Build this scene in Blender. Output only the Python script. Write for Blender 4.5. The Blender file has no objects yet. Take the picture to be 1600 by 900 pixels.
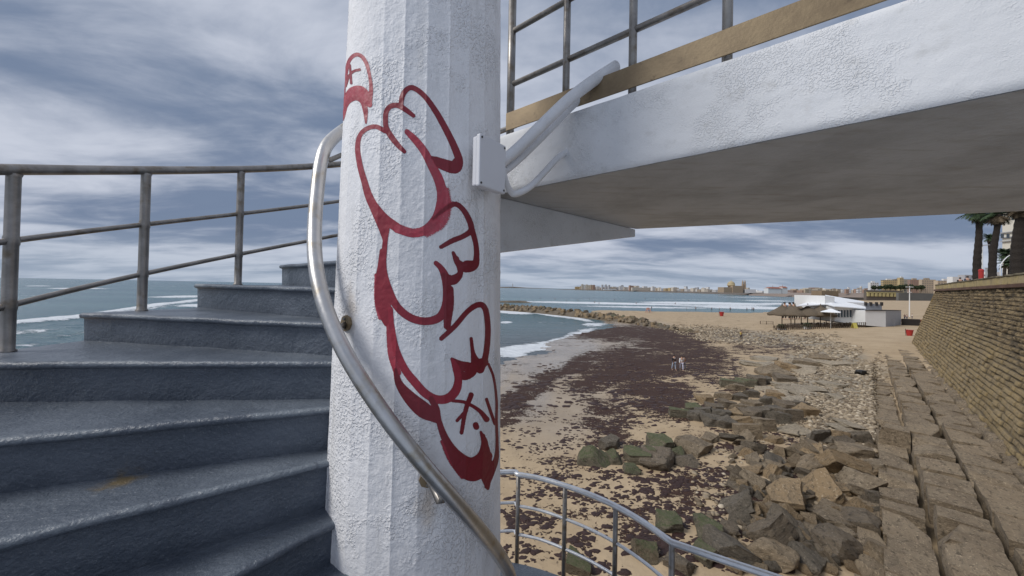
import bpy, bmesh, math, random
import numpy as np
from mathutils import Vector, Matrix, Euler
random.seed(7); rng = np.random.default_rng(11)
D = bpy.data
COL = D.collections.new('place'); bpy.context.scene.collection.children.link(COL)
R_ = math.radians

# ------------------------------------------------------------------ camera maths (metres, camera at the origin, +Y forward)
F, PITCH, ROLL = 550.0, 0.01257, 0.0195
V0 = 449 - F*math.tan(PITCH); U0 = 800 + F*math.tan(PITCH)*math.sin(ROLL)
cr, sr, cp, sp = math.cos(ROLL), math.sin(ROLL), math.cos(PITCH), math.sin(PITCH)
def proj(P):
    P = np.asarray(P, float)
    x = P[..., 0]; y = P[..., 1]*cp + P[..., 2]*sp; z = -P[..., 1]*sp + P[..., 2]*cp
    y = np.where(np.abs(y) < 1e-3, 1e-3, y)
    u = F*x/y; v = -F*z/y
    return U0 + u*cr - v*sr, V0 + u*sr + v*cr, y
def ray(px, py):
    U = px - U0; V = py - V0
    u = U*cr + V*sr; v = -U*sr + V*cr
    d = np.array([u/F, 1.0, -v/F])
    return np.array([d[0], d[1]*cp - d[2]*sp, d[1]*sp + d[2]*cp])
def PZ(px, py, z):
    d = ray(px, py); return d*(z/d[2])
def PY(px, py, y):
    d = ray(px, py); return d*(y/d[1])
def hor(px): return 449 + ROLL*(px - 800)

# ------------------------------------------------------------------ numpy noise
def _h(ix, iy, iz, s):
    n = (ix.astype(np.int64)*374761393 + iy.astype(np.int64)*668265263 + iz.astype(np.int64)*2147483647 + s*1274126177) & 0xffffffff
    n = ((n ^ (n >> 13))*1274126177) & 0xffffffff
    return ((n ^ (n >> 16)) & 0xffff)/32767.5 - 1.0
def vnoise(x, y, z, s=0):
    x, y, z = np.broadcast_arrays(np.asarray(x, float), np.asarray(y, float), np.asarray(z, float))
    fx, fy, fz = np.floor(x), np.floor(y), np.floor(z)
    tx, ty, tz = x-fx, y-fy, z-fz
    tx, ty, tz = [t*t*(3-2*t) for t in (tx, ty, tz)]
    ix, iy, iz = fx.astype(int), fy.astype(int), fz.astype(int)
    r = 0
    for a in (0, 1):
        for b in (0, 1):
            for c in (0, 1):
                w = (tx if a else 1-tx)*(ty if b else 1-ty)*(tz if c else 1-tz)
                r = r + w*_h(ix+a, iy+b, iz+c, s)
    return r
def fbm(x, y, z, o=4, s=0, g=.5):
    r = 0; a = 1.0; t = 0
    for i in range(o):
        r = r + a*vnoise(x*2**i+17.3*i, y*2**i+5.1*i, z*2**i+9.7*i, s+i); t += a; a *= g
    return r/t
def sstep(a, b, x):
    t = np.clip((x-a)/(b-a), 0, 1); return t*t*(3-2*t)

# ------------------------------------------------------------------ object helpers
def tag(o, label=None, cat=None, group=None, kind=None):
    if label: o['label'] = label
    if cat: o['category'] = cat
    if group: o['group'] = group
    if kind: o['kind'] = kind
    return o
def link(o, parent=None):
    COL.objects.link(o)
    if parent: o.parent = parent
    return o
def empty(name, loc=(0, 0, 0), rz=0.0, **k):
    o = D.objects.new(name, None); link(o); o.location = loc; o.rotation_euler.z = rz
    o.empty_display_size = .2
    return tag(o, **k)
def mesh(name, V, Fc, smooth=False):
    me = D.meshes.new(name)
    me.from_pydata([tuple(map(float, v)) for v in V], [], [tuple(map(int, f)) for f in Fc]); me.update()
    if smooth: me.polygons.foreach_set('use_smooth', [True]*len(me.polygons))
    return me
def npmesh(name, V, Q, smooth=True):
    me = D.meshes.new(name); n = len(Q); k = Q.shape[1]
    me.vertices.add(len(V)); me.vertices.foreach_set('co', np.asarray(V, np.float32).ravel())
    me.loops.add(n*k); me.loops.foreach_set('vertex_index', Q.astype(np.int32).ravel())
    me.polygons.add(n); me.polygons.foreach_set('loop_start', np.arange(0, n*k, k, dtype=np.int32))
    me.polygons.foreach_set('use_smooth', np.full(n, smooth)); me.update(calc_edges=True)
    return me
def grid_q(nu, nv, wrap=False):
    i = np.arange(nu if wrap else nu-1)[:, None]; j = np.arange(nv-1)[None, :]
    i2 = (i+1) % nu
    return np.stack([i*nv+j, i2*nv+j, i2*nv+j+1, i*nv+j+1], -1).reshape(-1, 4)
def attr(me, name, a):
    at = me.attributes.new(name, 'FLOAT', 'POINT'); at.data.foreach_set('value', np.asarray(a, np.float32).ravel())
def ob(name, me, mat, parent=None, loc=None, **k):
    o = D.objects.new(name, me); me.materials.clear()
    for m in (mat if isinstance(mat, (list, tuple)) else [mat]): me.materials.append(m)
    link(o, parent)
    if loc is not None: o.location = loc
    return tag(o, **k)
class MB:
    def __init__(s): s.V = []; s.F = []
    def add(s, V, Fc):
        n = len(s.V); s.V += [tuple(v) for v in V]; s.F += [tuple(i+n for i in f) for f in Fc]; return s
    def box(s, c, d, rz=0.0, taper=1.0, rx=0.0):
        M = Matrix.Rotation(rz, 3, 'Z') @ Matrix.Rotation(rx, 3, 'X'); V = []
        for z in (-.5, .5):
            t = taper if z > 0 else 1
            for x, y in ((-.5, -.5), (.5, -.5), (.5, .5), (-.5, .5)):
                V.append(M @ Vector((x*d[0]*t, y*d[1]*t, z*d[2])) + Vector(c))
        return s.add(V, [(3, 2, 1, 0), (4, 5, 6, 7), (0, 1, 5, 4), (1, 2, 6, 5), (2, 3, 7, 6), (3, 0, 4, 7)])
    def prism(s, poly, z0, z1, zt=None):
        n = len(poly); z1s = [z1]*n if zt is None else zt; z0s = z0 if isinstance(z0, list) else [z0]*n
        V = [(p[0], p[1], z0s[i]) for i, p in enumerate(poly)] + [(p[0], p[1], z1s[i]) for i, p in enumerate(poly)]
        a = sum(poly[i][0]*poly[(i+1) % n][1]-poly[(i+1) % n][0]*poly[i][1] for i in range(n))
        Fc = [tuple(range(n))[::-1], tuple(range(n, 2*n))] + [(i, (i+1) % n, n+(i+1) % n, n+i) for i in range(n)]
        if a < 0: Fc = [f[::-1] for f in Fc]
        return s.add(V, Fc)
    def tube(s, P, r, seg=12, cap=True, squash=1.0):
        P = [Vector(tuple(map(float, p))) for p in P]; n = len(P)
        rs = r if isinstance(r, (list, tuple, np.ndarray)) else [r]*n
        t = (P[1]-P[0]).normalized(); up = Vector((0, 0, 1)) if abs(t.z) < .9 else Vector((1, 0, 0))
        a = t.cross(up).normalized(); V = []
        for i in range(n):
            t2 = (P[min(i+1, n-1)]-P[max(i-1, 0)]).normalized()
            a = (a - t2*a.dot(t2)).normalized(); b = t2.cross(a)
            for k in range(seg):
                w = 2*math.pi*k/seg; V.append(P[i] + (a*math.cos(w) + b*math.sin(w)*squash)*float(rs[i]))
        Fc = [(i*seg+k, i*seg+(k+1) % seg, (i+1)*seg+(k+1) % seg, (i+1)*seg+k) for i in range(n-1) for k in range(seg)]
        if cap: Fc += [tuple(range(seg))[::-1], tuple(range((n-1)*seg, n*seg))]
        return s.add(V, Fc)
    def lathe(s, c, prof, seg=16, cap=True):
        V = [(c[0]+r*math.cos(2*math.pi*k/seg), c[1]+r*math.sin(2*math.pi*k/seg), c[2]+z) for r, z in prof for k in range(seg)]
        n = len(prof); Fc = [(i*seg+k, i*seg+(k+1) % seg, (i+1)*seg+(k+1) % seg, (i+1)*seg+k) for i in range(n-1) for k in range(seg)]
        if cap: Fc += [tuple(range(seg))[::-1], tuple(range((n-1)*seg, n*seg))]
        return s.add(V, Fc)
    def me(s, name, smooth=False): return mesh(name, s.V, s.F, smooth)
    def build(s, name, mat, parent=None, smooth=False, bevel=0, **k):
        o = ob(name, s.me(name, smooth), mat, parent, **k)
        if bevel:
            b = o.modifiers.new('bevel', 'BEVEL'); b.width = bevel; b.segments = 2; b.limit_method = 'ANGLE'
        return o
def autosmooth(o, ang=40):
    me = o.data; me.polygons.foreach_set('use_smooth', [True]*len(me.polygons))
    bm = bmesh.new(); bm.from_mesh(me)
    for e in bm.edges:
        if len(e.link_faces) == 2 and e.calc_face_angle(0) > R_(ang): e.smooth = False
    bm.to_mesh(me); bm.free(); return o
def copy_tree(o, parent=None):
    c = o.copy(); COL.objects.link(c)
    if parent: c.parent = parent
    for ch in list(o.children): copy_tree(ch, c)
    return c

# ------------------------------------------------------------------ materials
class NT:
    def __init__(s, name):
        s.m = D.materials.new(name); s.m.use_nodes = True; s.t = s.m.node_tree; s.n = s.t.nodes
        s.b = s.n['Principled BSDF']; s.out = s.n['Material Output']; s.tc = s.n.new('ShaderNodeTexCoord')
    def L(s, a, b): s.t.links.new(a, b)
    def noise(s, scale, detail=4, rough=.55, vec=None, dist=0, out='Fac'):
        n = s.n.new('ShaderNodeTexNoise'); n.inputs['Scale'].default_value = scale; n.inputs['Detail'].default_value = detail
        n.inputs['Roughness'].default_value = rough; n.inputs['Distortion'].default_value = dist
        s.L(vec or s.tc.outputs['Object'], n.inputs['Vector']); return n.outputs[out]
    def voro(s, scale, vec=None, feat='F1', out='Distance', rand=1):
        n = s.n.new('ShaderNodeTexVoronoi'); n.feature = feat; n.inputs['Scale'].default_value = scale
        n.inputs['Randomness'].default_value = rand
        s.L(vec or s.tc.outputs['Object'], n.inputs['Vector']); return n.outputs[out]
    def mapv(s, sc=(1, 1, 1), rot=(0, 0, 0), loc=(0, 0, 0), src=None):
        n = s.n.new('ShaderNodeMapping'); n.inputs['Scale'].default_value = sc; n.inputs['Rotation'].default_value = rot
        n.inputs['Location'].default_value = loc
        s.L(src or s.tc.outputs['Object'], n.inputs['Vector']); return n.outputs['Vector']
    def math(s, op, a, b=None, c=None):
        n = s.n.new('ShaderNodeMath'); n.operation = op
        for i, v in enumerate((a, b, c)):
            if v is None: continue
            if hasattr(v, 'links'): s.L(v, n.inputs[i])
            else: n.inputs[i].default_value = v
        return n.outputs[0]
    def ss(s, a, b, v):
        n = s.n.new('ShaderNodeMapRange'); n.interpolation_type = 'SMOOTHSTEP'
        n.inputs['From Min'].default_value = a; n.inputs['From Max'].default_value = b
        s.L(v, n.inputs['Value']); return n.outputs[0]
    def mix(s, f, a, b, blend='MIX'):
        n = s.n.new('ShaderNodeMix'); n.data_type = 'RGBA'; n.blend_type = blend
        for i, v in ((0, f), (6, a), (7, b)):
            if hasattr(v, 'links'): s.L(v, n.inputs[i])
            elif i == 0: n.inputs[0].default_value = v
            else: n.inputs[i].default_value = (*v[:3], 1)
        return n.outputs[2]
    def attr(s, name, out='Fac'):
        n = s.n.new('ShaderNodeAttribute'); n.attribute_name = name; return n.outputs[out]
    def rand(s): return s.n.new('ShaderNodeObjectInfo').outputs['Random']
    def col(s, v):
        if hasattr(v, 'links'): s.L(v, s.b.inputs['Base Color'])
        else: s.b.inputs['Base Color'].default_value = (*v[:3], 1)
        return s
    def rough(s, v):
        if hasattr(v, 'links'): s.L(v, s.b.inputs['Roughness'])
        else: s.b.inputs['Roughness'].default_value = v
        return s
    def metal(s, v): s.b.inputs['Metallic'].default_value = v; return s
    def bump(s, h, dist, strength=1.0, prev=None):
        n = s.n.new('ShaderNodeBump'); n.inputs['Distance'].default_value = dist; n.inputs['Strength'].default_value = strength
        s.L(h, n.inputs['Height'])
        if prev is not None: s.L(prev, n.inputs['Normal'])
        return n.outputs[0]
    def nrm(s, o): s.L(o, s.b.inputs['Normal']); return s
def simple(name, c, rough=.7, metal=0, var=.15, scale=3.0):
    m = NT(name); n = m.noise(scale, 5)
    m.col(m.mix(n, [x*(1-var) for x in c], [min(1, x*(1+var)) for x in c])).rough(rough).metal(metal); return m.m

def mat_plaster(name, base, sc=1.0, dirt=.5, rub=1.0, attr_zone=False):
    m = NT(name)
    n1 = m.noise(2.2, 5, .6); n2 = m.noise(11, 4, .6); n3 = m.noise(170*sc, 3, .6); n4 = m.noise(105*sc, 2, .5)
    # patchy stipple: some zones are rough, some were trowelled smooth
    zone = m.ss(.44, .60, m.noise(3.4, 5, .65))
    c = m.mix(m.ss(.35, .75, n1), base, [x*.90 for x in base])
    c = m.mix(m.math('MULTIPLY', m.ss(.55, .8, n2), .35*dirt), c, [base[0]*.62, base[1]*.60, base[2]*.56])
    c = m.mix(m.math('MULTIPLY', m.ss(.62, .75, m.noise(60, 2)), .18*dirt), c, [base[0]*.6, base[1]*.6, base[2]*.6])
    pit = m.math('MULTIPLY', m.ss(.60, .72, m.noise(150*sc, 2, .5)), zone)
    h = m.math('ADD', m.math('MULTIPLY', m.ss(.44, .64, n4), m.math('MULTIPLY_ADD', zone, 1.05, .10)), m.math('MULTIPLY', n3, .5))
    b1 = m.bump(h, .0028*rub, .85)
    b2 = m.bump(pit, .0015*rub, .5, b1)
    b3 = m.bump(m.noise(9, 3), .008*rub, .45, b2)
    m.col(c).rough(.78).nrm(b3); return m
def mat_col():
    m = mat_plaster('white_paint_plaster', (.84, .83, .84), .9, rub=1.35); src = m.b.inputs['Base Color'].links[0].from_socket
    geo = m.n.new('ShaderNodeNewGeometry').outputs['Position']; gr = m.attr('groove')
    st_ = m.noise(3.5, 5, .6, vec=m.mapv((4, 4, .45), src=geo))
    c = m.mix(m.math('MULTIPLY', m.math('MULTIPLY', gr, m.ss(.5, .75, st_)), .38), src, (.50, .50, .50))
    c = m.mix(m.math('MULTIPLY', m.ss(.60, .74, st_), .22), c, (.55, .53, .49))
    for q_ in ((541, 471, 1.29), (667, 772, 1.27)):
        p = PY(*q_); w = m.n.new('ShaderNodeVectorMath'); w.operation = 'DISTANCE'; mp = m.mapv((1, 1, .4), src=geo); m.L(mp, w.inputs[0]); w.inputs[1].default_value = (p[0], p[1], (p[2]-.03)*.4)
        d_ = m.math('ADD', w.outputs['Value'], m.math('MULTIPLY', m.noise(30, 4, vec=geo), .04)); c = m.mix(m.math('MULTIPLY', m.math('SUBTRACT', 1, m.ss(.025, .075, d_)), .5), c, (.42, .30, .17))
    m.col(c); return m.m
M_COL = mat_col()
M_SLAB = mat_plaster('bridge_white_paint', (.71, .715, .73), 1.3, dirt=1.3, rub=.75).m
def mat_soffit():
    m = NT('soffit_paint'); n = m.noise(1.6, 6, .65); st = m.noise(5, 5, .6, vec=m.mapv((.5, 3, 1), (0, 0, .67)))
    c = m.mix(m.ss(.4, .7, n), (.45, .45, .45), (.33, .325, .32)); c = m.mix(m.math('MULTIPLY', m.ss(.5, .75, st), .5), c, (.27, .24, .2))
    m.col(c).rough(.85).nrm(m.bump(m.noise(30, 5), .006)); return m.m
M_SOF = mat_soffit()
def mat_step():
    m = NT('blue_grey_deck_paint'); geo = m.n.new('ShaderNodeNewGeometry').outputs['Position']
    n = m.noise(2.5, 6, .62, vec=geo); f = m.noise(26, 5, .62, vec=geo); v = m.noise(75, 3, .6, vec=geo)
    c = m.mix(m.ss(.3, .75, n), (.070, .086, .112), (.118, .138, .170))
    c = m.mix(m.math('MULTIPLY', m.ss(.60, .74, f), .4), c, (.17, .19, .22))
    c = m.mix(m.math('MULTIPLY', m.ss(.60, .72, m.noise(130, 2, vec=geo)), .35), c, (.25, .27, .29))
    eg = m.attr('edge'); c = m.mix(m.math('MULTIPLY', m.ss(.42, .62, m.math('MULTIPLY', eg, m.math('ADD', m.math('MULTIPLY', m.math('SUBTRACT', n, .5), 1.6), f))), .5), c, (.20, .23, .26))  # nosings lightened: worn paint, plus a nose highlight put into the colour
    tr = m.attr('tread'); c = m.mix(m.math('MULTIPLY', tr, m.math('MULTIPLY', m.ss(.40, .7, n), .45)), c, (.165, .19, .225))  # treads tinted lighter and bluer than risers, sky gloss put into the colour
    # rust stain on one tread
    p = PZ(184, 754, nose(6)[1]); w = m.n.new('ShaderNodeVectorMath'); w.operation = 'DISTANCE'; m.L(geo, w.inputs[0]); w.inputs[1].default_value = tuple(p)
    dd = m.math('ADD', w.outputs['Value'], m.math('MULTIPLY', m.noise(28, 4, vec=geo), .11))
    c = m.mix(m.math('MULTIPLY', m.math('SUBTRACT', 1, m.ss(.06, .125, dd)), .8), c, (.20, .14, .055))
    b = m.bump(m.math('ADD', f, m.math('MULTIPLY', v, .6)), .0085, .9)
    b = m.bump(m.noise(6, 3, vec=geo), .022, .5, b)
    m.col(c).rough(m.math('MULTIPLY_ADD', n, .28, .24)).nrm(b); return m.m
def mat_steel(name, c1, c2, rough=.38, metal=.92, warm=None):
    m = NT(name); n = m.noise(9, 6, .65); g = m.noise(60, 4, .6, vec=m.mapv((1, 1, 1)))
    c = m.mix(m.ss(.35, .7, n), c1, c2)
    if warm: c = m.mix(m.math('MULTIPLY', m.ss(.5, .72, m.noise(14, 5)), .7), c, warm)
    m.col(c).metal(metal).rough(m.math('MULTIPLY_ADD', g, .25, rough-.1)).nrm(m.bump(g, .0006, .5)); return m.m
M_RAIL = mat_steel('weathered_steel', (.24, .225, .21), (.34, .32, .30), .42, .85, (.16, .12, .075))
M_HAND = mat_steel('handrail_steel', (.52, .51, .50), (.62, .61, .60), .34, .95, (.40, .33, .22))
M_LRAIL = mat_steel('pale_steel', (.66, .67, .69), (.78, .79, .81), .36, .75)
def mat_brass():
    m = NT('golden_brown_plate'); n = m.noise(6, 6, .65); f = m.noise(70, 3)
    c = m.mix(m.ss(.3, .7, n), (.20, .145, .085), (.29, .215, .125)); c = m.mix(m.ss(.6, .75, m.noise(20, 4)), c, (.14, .10, .06))
    m.col(c).metal(.35).rough(.5).nrm(m.bump(f, .0008)); return m.m
M_BRASS = mat_brass()
M_BOX = simple('white_plastic', (.66, .66, .69), .45, 0, .04, 8)
M_DARK = simple('dark_metal', (.035, .03, .028), .6)
def mat_paint():
    m = NT('red_spray_paint'); a = m.attr('cover'); t = m.attr('tone')
    c = m.mix(t, (.165, .008, .016), (.62, .045, .085)); n = m.noise(40, 4)
    c = m.mix(m.math('MULTIPLY', n, .35), c, (.09, .008, .014))
    n4 = m.noise(34, 3, .5, dist=.4); m.nrm(m.bump(n4, .003, .7))
    m.col(c).rough(.5)
    grain = m.noise(240, 2, .5)
    al = m.ss(.30, .62, m.math('ADD', a, m.math('MULTIPLY', m.math('SUBTRACT', grain, .5), .45)))
    al = m.math('MULTIPLY', al, m.math('SUBTRACT', 1, m.math('MULTIPLY', m.ss(.3, .95, t), m.math('MULTIPLY_ADD', m.noise(16, 5, .65), .55, -.05))))
    m.L(al, m.b.inputs['Alpha']); return m.m
M_PAINT = mat_paint()
def mat_stone(name, a, b, c, moss=None, sc=1.0, band=True, bumpd=.05):
    m = NT(name); rn = m.rand(); off = m.n.new('ShaderNodeVectorMath'); off.operation = 'MULTIPLY_ADD'
    cmb = m.n.new('ShaderNodeCombineXYZ'); [m.L(rn, cmb.inputs[i]) for i in range(3)]
    m.L(cmb.outputs[0], off.inputs[0]); off.inputs[1].default_value = (37, 71, 19); m.L(m.tc.outputs['Object'], off.inputs[2]); v = off.outputs[0]
    n = m.noise(1.6*sc, 7, .68, vec=v); f = m.noise(8*sc, 7, .75, vec=v); bd = m.noise(3.2*sc, 6, .65, vec=m.mapv((.45, .8, 3), src=v), dist=.8)
    col = m.mix(m.ss(.3, .7, n), a, b); col = m.mix(m.ss(.5, .8, rn), col, m.mix(.5, col, c))
    if band: col = m.mix(m.math('MULTIPLY', m.ss(.5, .72, bd), .6), col, [x*.42 for x in b])
    col = m.mix(m.math('MULTIPLY', m.ss(.50, .66, f), .8), col, [x*.28 for x in a])
    col = m.mix(m.math('MULTIPLY', m.ss(.56, .68, m.noise(15*sc, 5, .7, vec=v)), .75), col, [min(1, x*1.9) for x in b])
    if moss:
        g = m.n.new('ShaderNodeNewGeometry'); sx = m.n.new('ShaderNodeSeparateXYZ'); m.L(g.outputs['Normal'], sx.inputs[0])
        up = m.math('ADD', sx.outputs[2], m.math('MULTIPLY', m.math('SUBTRACT', f, .5), 2.2))
        col = m.mix(m.math('MULTIPLY', m.ss(.45, 1.15, up), .65), col, moss)
    h = m.math('ADD', f, m.math('MULTIPLY', m.noise(24*sc, 4, .7, vec=v), .5))
    if band: h = m.math('ADD', h, m.math('MULTIPLY', bd, .9))
    m.col(col).rough(.9).nrm(m.bump(h, bumpd, 1.0)); return m.m
M_BLOCK = mat_stone('weathered_ashlar', (.20, .15, .098), (.30, .235, .158), (.34, .26, .17), bumpd=.10)
M_ROCK = mat_stone('tan_rock', (.17, .128, .082), (.26, .205, .14), (.34, .225, .11), bumpd=.09)
M_ROCKD = mat_stone('grey_dark_rock', (.095, .080, .060), (.165, .138, .105), (.19, .14, .09), bumpd=.09)
M_PLATE = mat_stone('pale_bedrock', (.26, .215, .155), (.36, .305, .23), (.40, .32, .22), bumpd=.07)
M_MOSS = mat_stone('mossy_rock', (.10, .085, .058), (.165, .14, .095), (.18, .13, .08), moss=(.072, .100, .030), bumpd=.09)
M_PEB = mat_stone('pebbles', (.30, .26, .20), (.44, .39, .31), (.34, .27, .19), sc=1.2, band=False, bumpd=.02)

# ================================================================== the staircase
CX, CY = -.4086, 1.6054; DD = math.hypot(CX, CY)
ux, uy = -CX/DD, -CY/DD            # from column axis toward the camera side
lx, ly = uy, -ux
if lx > 0: lx, ly = -lx, -ly
def E2(phi): return np.cos(phi)*ux + np.sin(phi)*lx, np.cos(phi)*uy + np.sin(phi)*ly
def CP(r, phi, z):
    ex, ey = E2(phi); return np.stack(np.broadcast_arrays(CX + r*ex, CY + r*ey, z), -1)
H, DPH, RO = .17, .2692, 2.003
PH8, Z8 = .6453, -1.0362
adjz = {8: .0, 7: -.020, 6: .004, 5: .013, 4: .012, 3: 0, 2: -.003, 1: -.006}
adjp = {7: .012, 5: -.012, 4: -.004}
def nose(k): return PH8 + (8-k)*DPH + adjp.get(k, 0), Z8 + (8-k)*H + adjz.get(k, 0)
def RC(z):
    z = np.asarray(z, float); return np.clip(.356 - .0195*z, .325, .392)

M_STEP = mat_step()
stairs = empty('spiral_staircase', (CX, CY, -2.9), label='blue grey painted concrete spiral steps winding round the white column', cat='staircase')
INV = Matrix.Translation((CX, CY, -2.9)).inverted()
def chP(o, par_loc):   # child built in world coordinates
    o.matrix_parent_inverse = Matrix.Translation(par_loc).inverted(); return o
def step(k, name='step'):
    ph, z = nose(k); ph1, z1 = nose(k-1); nr = 70
    rs = np.linspace(float(RC(z))-.04, RO, nr)
    rows = []
    ntop = 22
    for j, r in enumerate(rs):
        e = np.array(E2(ph)); e1 = np.array(E2(ph1))
        d0 = np.array([-math.sin(ph)*ux + math.cos(ph)*lx, -math.sin(ph)*uy + math.cos(ph)*ly]); d1 = np.array([-math.sin(ph1)*ux + math.cos(ph1)*lx, -math.sin(ph1)*uy + math.cos(ph1)*ly])
        wob = .006*float(fbm(r*6, k*3.3, 0, 3)); wz = .004*float(fbm(r*5, k*7.7, 4, 3))
        flare = .035*math.exp(-max(0, r-rs[0]-.03)/.05) if k >= 7 else .015*math.exp(-max(0, r-rs[0]-.03)/.05)
        nl = 0 + wob - flare*0
        prof = [(-.055, -H-.16), (-.022, -H-.02), (-.021, -H*.75), (-.020, -H*.5), (-.019, -.036), (-.016, -.031), (-.008, -.029), (-.001, -.025), (.002, -.017), (.001, -.009), (-.005, -.003), (-.013, 0.0)]
        row = []
        for o_, zz in prof:
            q = np.array([CX, CY]) + r*e - d0*(o_ + nl)
            row.append((q[0], q[1], z+zz+wz))
        a = np.array([CX, CY]) + r*e + d0*(.02 - nl); b = np.array([CX, CY]) + r*e1 + d1*.06
        for i in range(1, ntop+1):
            t = i/ntop; q = a*(1-t) + b*t
            # keep outer edge on the circle
            rr = math.hypot(q[0]-CX, q[1]-CY); rt = r
            if i < ntop: q = np.array([CX, CY]) + (q-np.array([CX, CY]))*(rt/rr if rr > 0 else 1)
            row.append((q[0], q[1], z + wz + .0028*float(fbm(q[0]*7, q[1]*7, z*5, 3)) - .003*math.sin(t*math.pi) + .006*sstep(.86, 1, t)))
        row.append((b[0], b[1], z-.16)); rows.append(row)
    n = len(rows[0]); V = np.array(rows).reshape(-1, 3)
    Q = grid_q(nr, n); caps = []
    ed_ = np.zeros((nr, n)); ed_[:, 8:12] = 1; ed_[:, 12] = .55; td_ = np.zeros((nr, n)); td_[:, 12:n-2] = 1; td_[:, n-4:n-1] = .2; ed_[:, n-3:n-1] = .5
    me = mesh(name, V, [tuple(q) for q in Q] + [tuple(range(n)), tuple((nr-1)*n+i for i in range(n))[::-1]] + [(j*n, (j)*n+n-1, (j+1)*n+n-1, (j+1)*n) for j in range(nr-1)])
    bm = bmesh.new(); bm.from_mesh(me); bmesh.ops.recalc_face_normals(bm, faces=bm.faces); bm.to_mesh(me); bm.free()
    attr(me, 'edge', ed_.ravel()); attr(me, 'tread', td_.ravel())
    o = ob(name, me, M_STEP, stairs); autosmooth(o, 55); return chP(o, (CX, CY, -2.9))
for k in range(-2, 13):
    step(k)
# lower landing
mb = MB(); a0, a1 = R_(-62), R_(-238); N = 40; zl = -2.89
pts = [tuple(CP(RO+.19, a0+(a1-a0)*i/N, 0)[:2]) for i in range(N+1)] + [tuple(CP(.33, a1+(a0-a1)*i/N, 0)[:2]) for i in range(N+1)]
mb.prism(pts, zl-.22, zl)
o = mb.build('landing', M_STEP, stairs, bevel=.015); chP(o, (CX, CY, -2.9)); o['label'] = 'flat lower landing of the staircase'

# ================================================================== column
def col_r(phi, z):
    """radius of the plastered fluted shaft"""
    nf = 26; a = (phi*nf/(2*math.pi)) % 1.0
    s = np.abs(a-.5)*2          # 1 at the arris
    R = RC(z)
    soft = .55 + .45*vnoise(phi*3, z*2.3, 0, 5)
    ex = np.cos(phi); ey = np.sin(phi)
    flute = -.0050*soft*(1-s**2.6) + .0014*np.exp(-((1-s)/.05)**2)*(.5+vnoise(phi*6, z*3.1, 0, 6))
    n = .0011*fbm(ex*22, ey*22, z*60, 3, 3) + .0018*fbm(ex*4, ey*4, z*9, 3, 8)
    zone = sstep(-.2, .35, vnoise(ex*2.2, ey*2.2, z*4.2, 12))
    n = n + zone*.0011*np.maximum(0, vnoise(ex*40, ey*40, z*112, 4)) 
    # horizontal trowel ledges
    led = .0028*sstep(.02, -.02, z - (.86 + .05*vnoise(phi*4, 0, 0, 2)))*sstep(-.10, .3, phi)*(phi < 1.2)
    # flare at the foot of the shaft beside the lowest steps
    return R + flute + n - led*.8
TH = np.concatenate([np.linspace(-math.pi, R_(-97), 60, endpoint=False), np.linspace(R_(-97), R_(97), 400), np.linspace(R_(97), math.pi, 61)[1:-1]])
ZZ = np.concatenate([np.linspace(-9.6, -1.25, 50, endpoint=False), np.linspace(-1.25, 1.42, 880), np.linspace(1.42, 4.2, 40)[1:]])
T2, Z2 = np.meshgrid(TH, ZZ, indexing='ij'); RR = col_r(T2, Z2)
PV = CP(RR, T2, Z2); nT, nZ = T2.shape
column = empty('column', (CX, CY, -9.4), label='tall white fluted plaster column with red bubble graffiti, centre of the spiral stairs', cat='column')
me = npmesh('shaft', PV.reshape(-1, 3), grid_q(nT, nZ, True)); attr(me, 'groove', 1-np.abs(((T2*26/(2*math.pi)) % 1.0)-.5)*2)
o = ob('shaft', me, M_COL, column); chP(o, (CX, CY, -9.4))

# graffiti: strokes (x, y, width) in the photograph's pixels, laid on the shaft's surface once and kept there
S = []
def st(tone, pts, soft=1.6, amax=1.0): S.append((tone, pts, soft, amax))
st(.55, [(535.5,187,4),(537,150,4.5),(540,123,5),(545,97,5.5),(555,86,6),(565,88,6),(573,100,6),(578,120,5),(580,140,6),(578,160,7)])
st(.75, [(537,184,4),(541,160,10),(550,146,17),(562,144,20),(572,152,16),(578,164,8)], 2.5, .85)
st(.45, [(540,168,5),(545,158,8),(556,153,8),(566,158,8),(571,172,8),(572,192,3)], 1.5)
st(.3, [(547,102,3.5),(549,130,4)]); st(.3, [(543,122,4),(552,112,4),(562,109,4.5)]); st(.3, [(541,135,2.5),(546,117,3)])
st(.25, [(646,181,6),(633,171,8),(622,165,8),(611,166,8),(604,174,8),(602.5,187,8),(604,200,8),(611,213,9),(622,227,8),(632,237,6)])
st(.18, [(626,167,8),(629,150,8),(637,139,8),(647,138,8),(663,150,8),(680,173,9),(697,203,10),(710,230,11),(717,250,12),(715,262,13),(707,264,14),(690,257,15),(676,250,12)])
st(.15, [(680,249,9),(695,257,16),(708,260,17),(714,252,12)])
st(.35, [(602,205,7),(587,198,7),(572,202,7),(562,213,7),(559,233,8),(563,260,9),(570,285,10),(576,305,12),(585,323,14),(601,342,15),(621,356,14)])
st(.8, [(621,357,14),(645,364,14),(665,359,14),(681,342,14),(688,321,14),(690,300,15),(685,280,15),(675,260,13),(663,237,12),(649,219,11),(636,206,8)], 2.2)
st(1.0, [(698,296,10),(699,322,16),(690,348,18),(668,366,12)], 8, .62)
st(.3, [(578,317,7),(588,334,12),(599,352,18),(602,374,8)], 2)
st(.3, [(603,366,8),(600.6,393,8),(600,421,9),(607,452,12),(620.6,479,12),(641,496,12),(665,502,12),(686,496,13),(696,479,13),(698,455,12),(696,434,13),(689,419,9),(681,411,7)])
st(.3, [(597,392,7),(596,417,12),(596,440,19),(598,470,24),(602,492,18),(604,506,8)], 2.2)
st(.9, [(588,430,7),(589,470,9),(594,496,8)], 4, .7)
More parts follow.
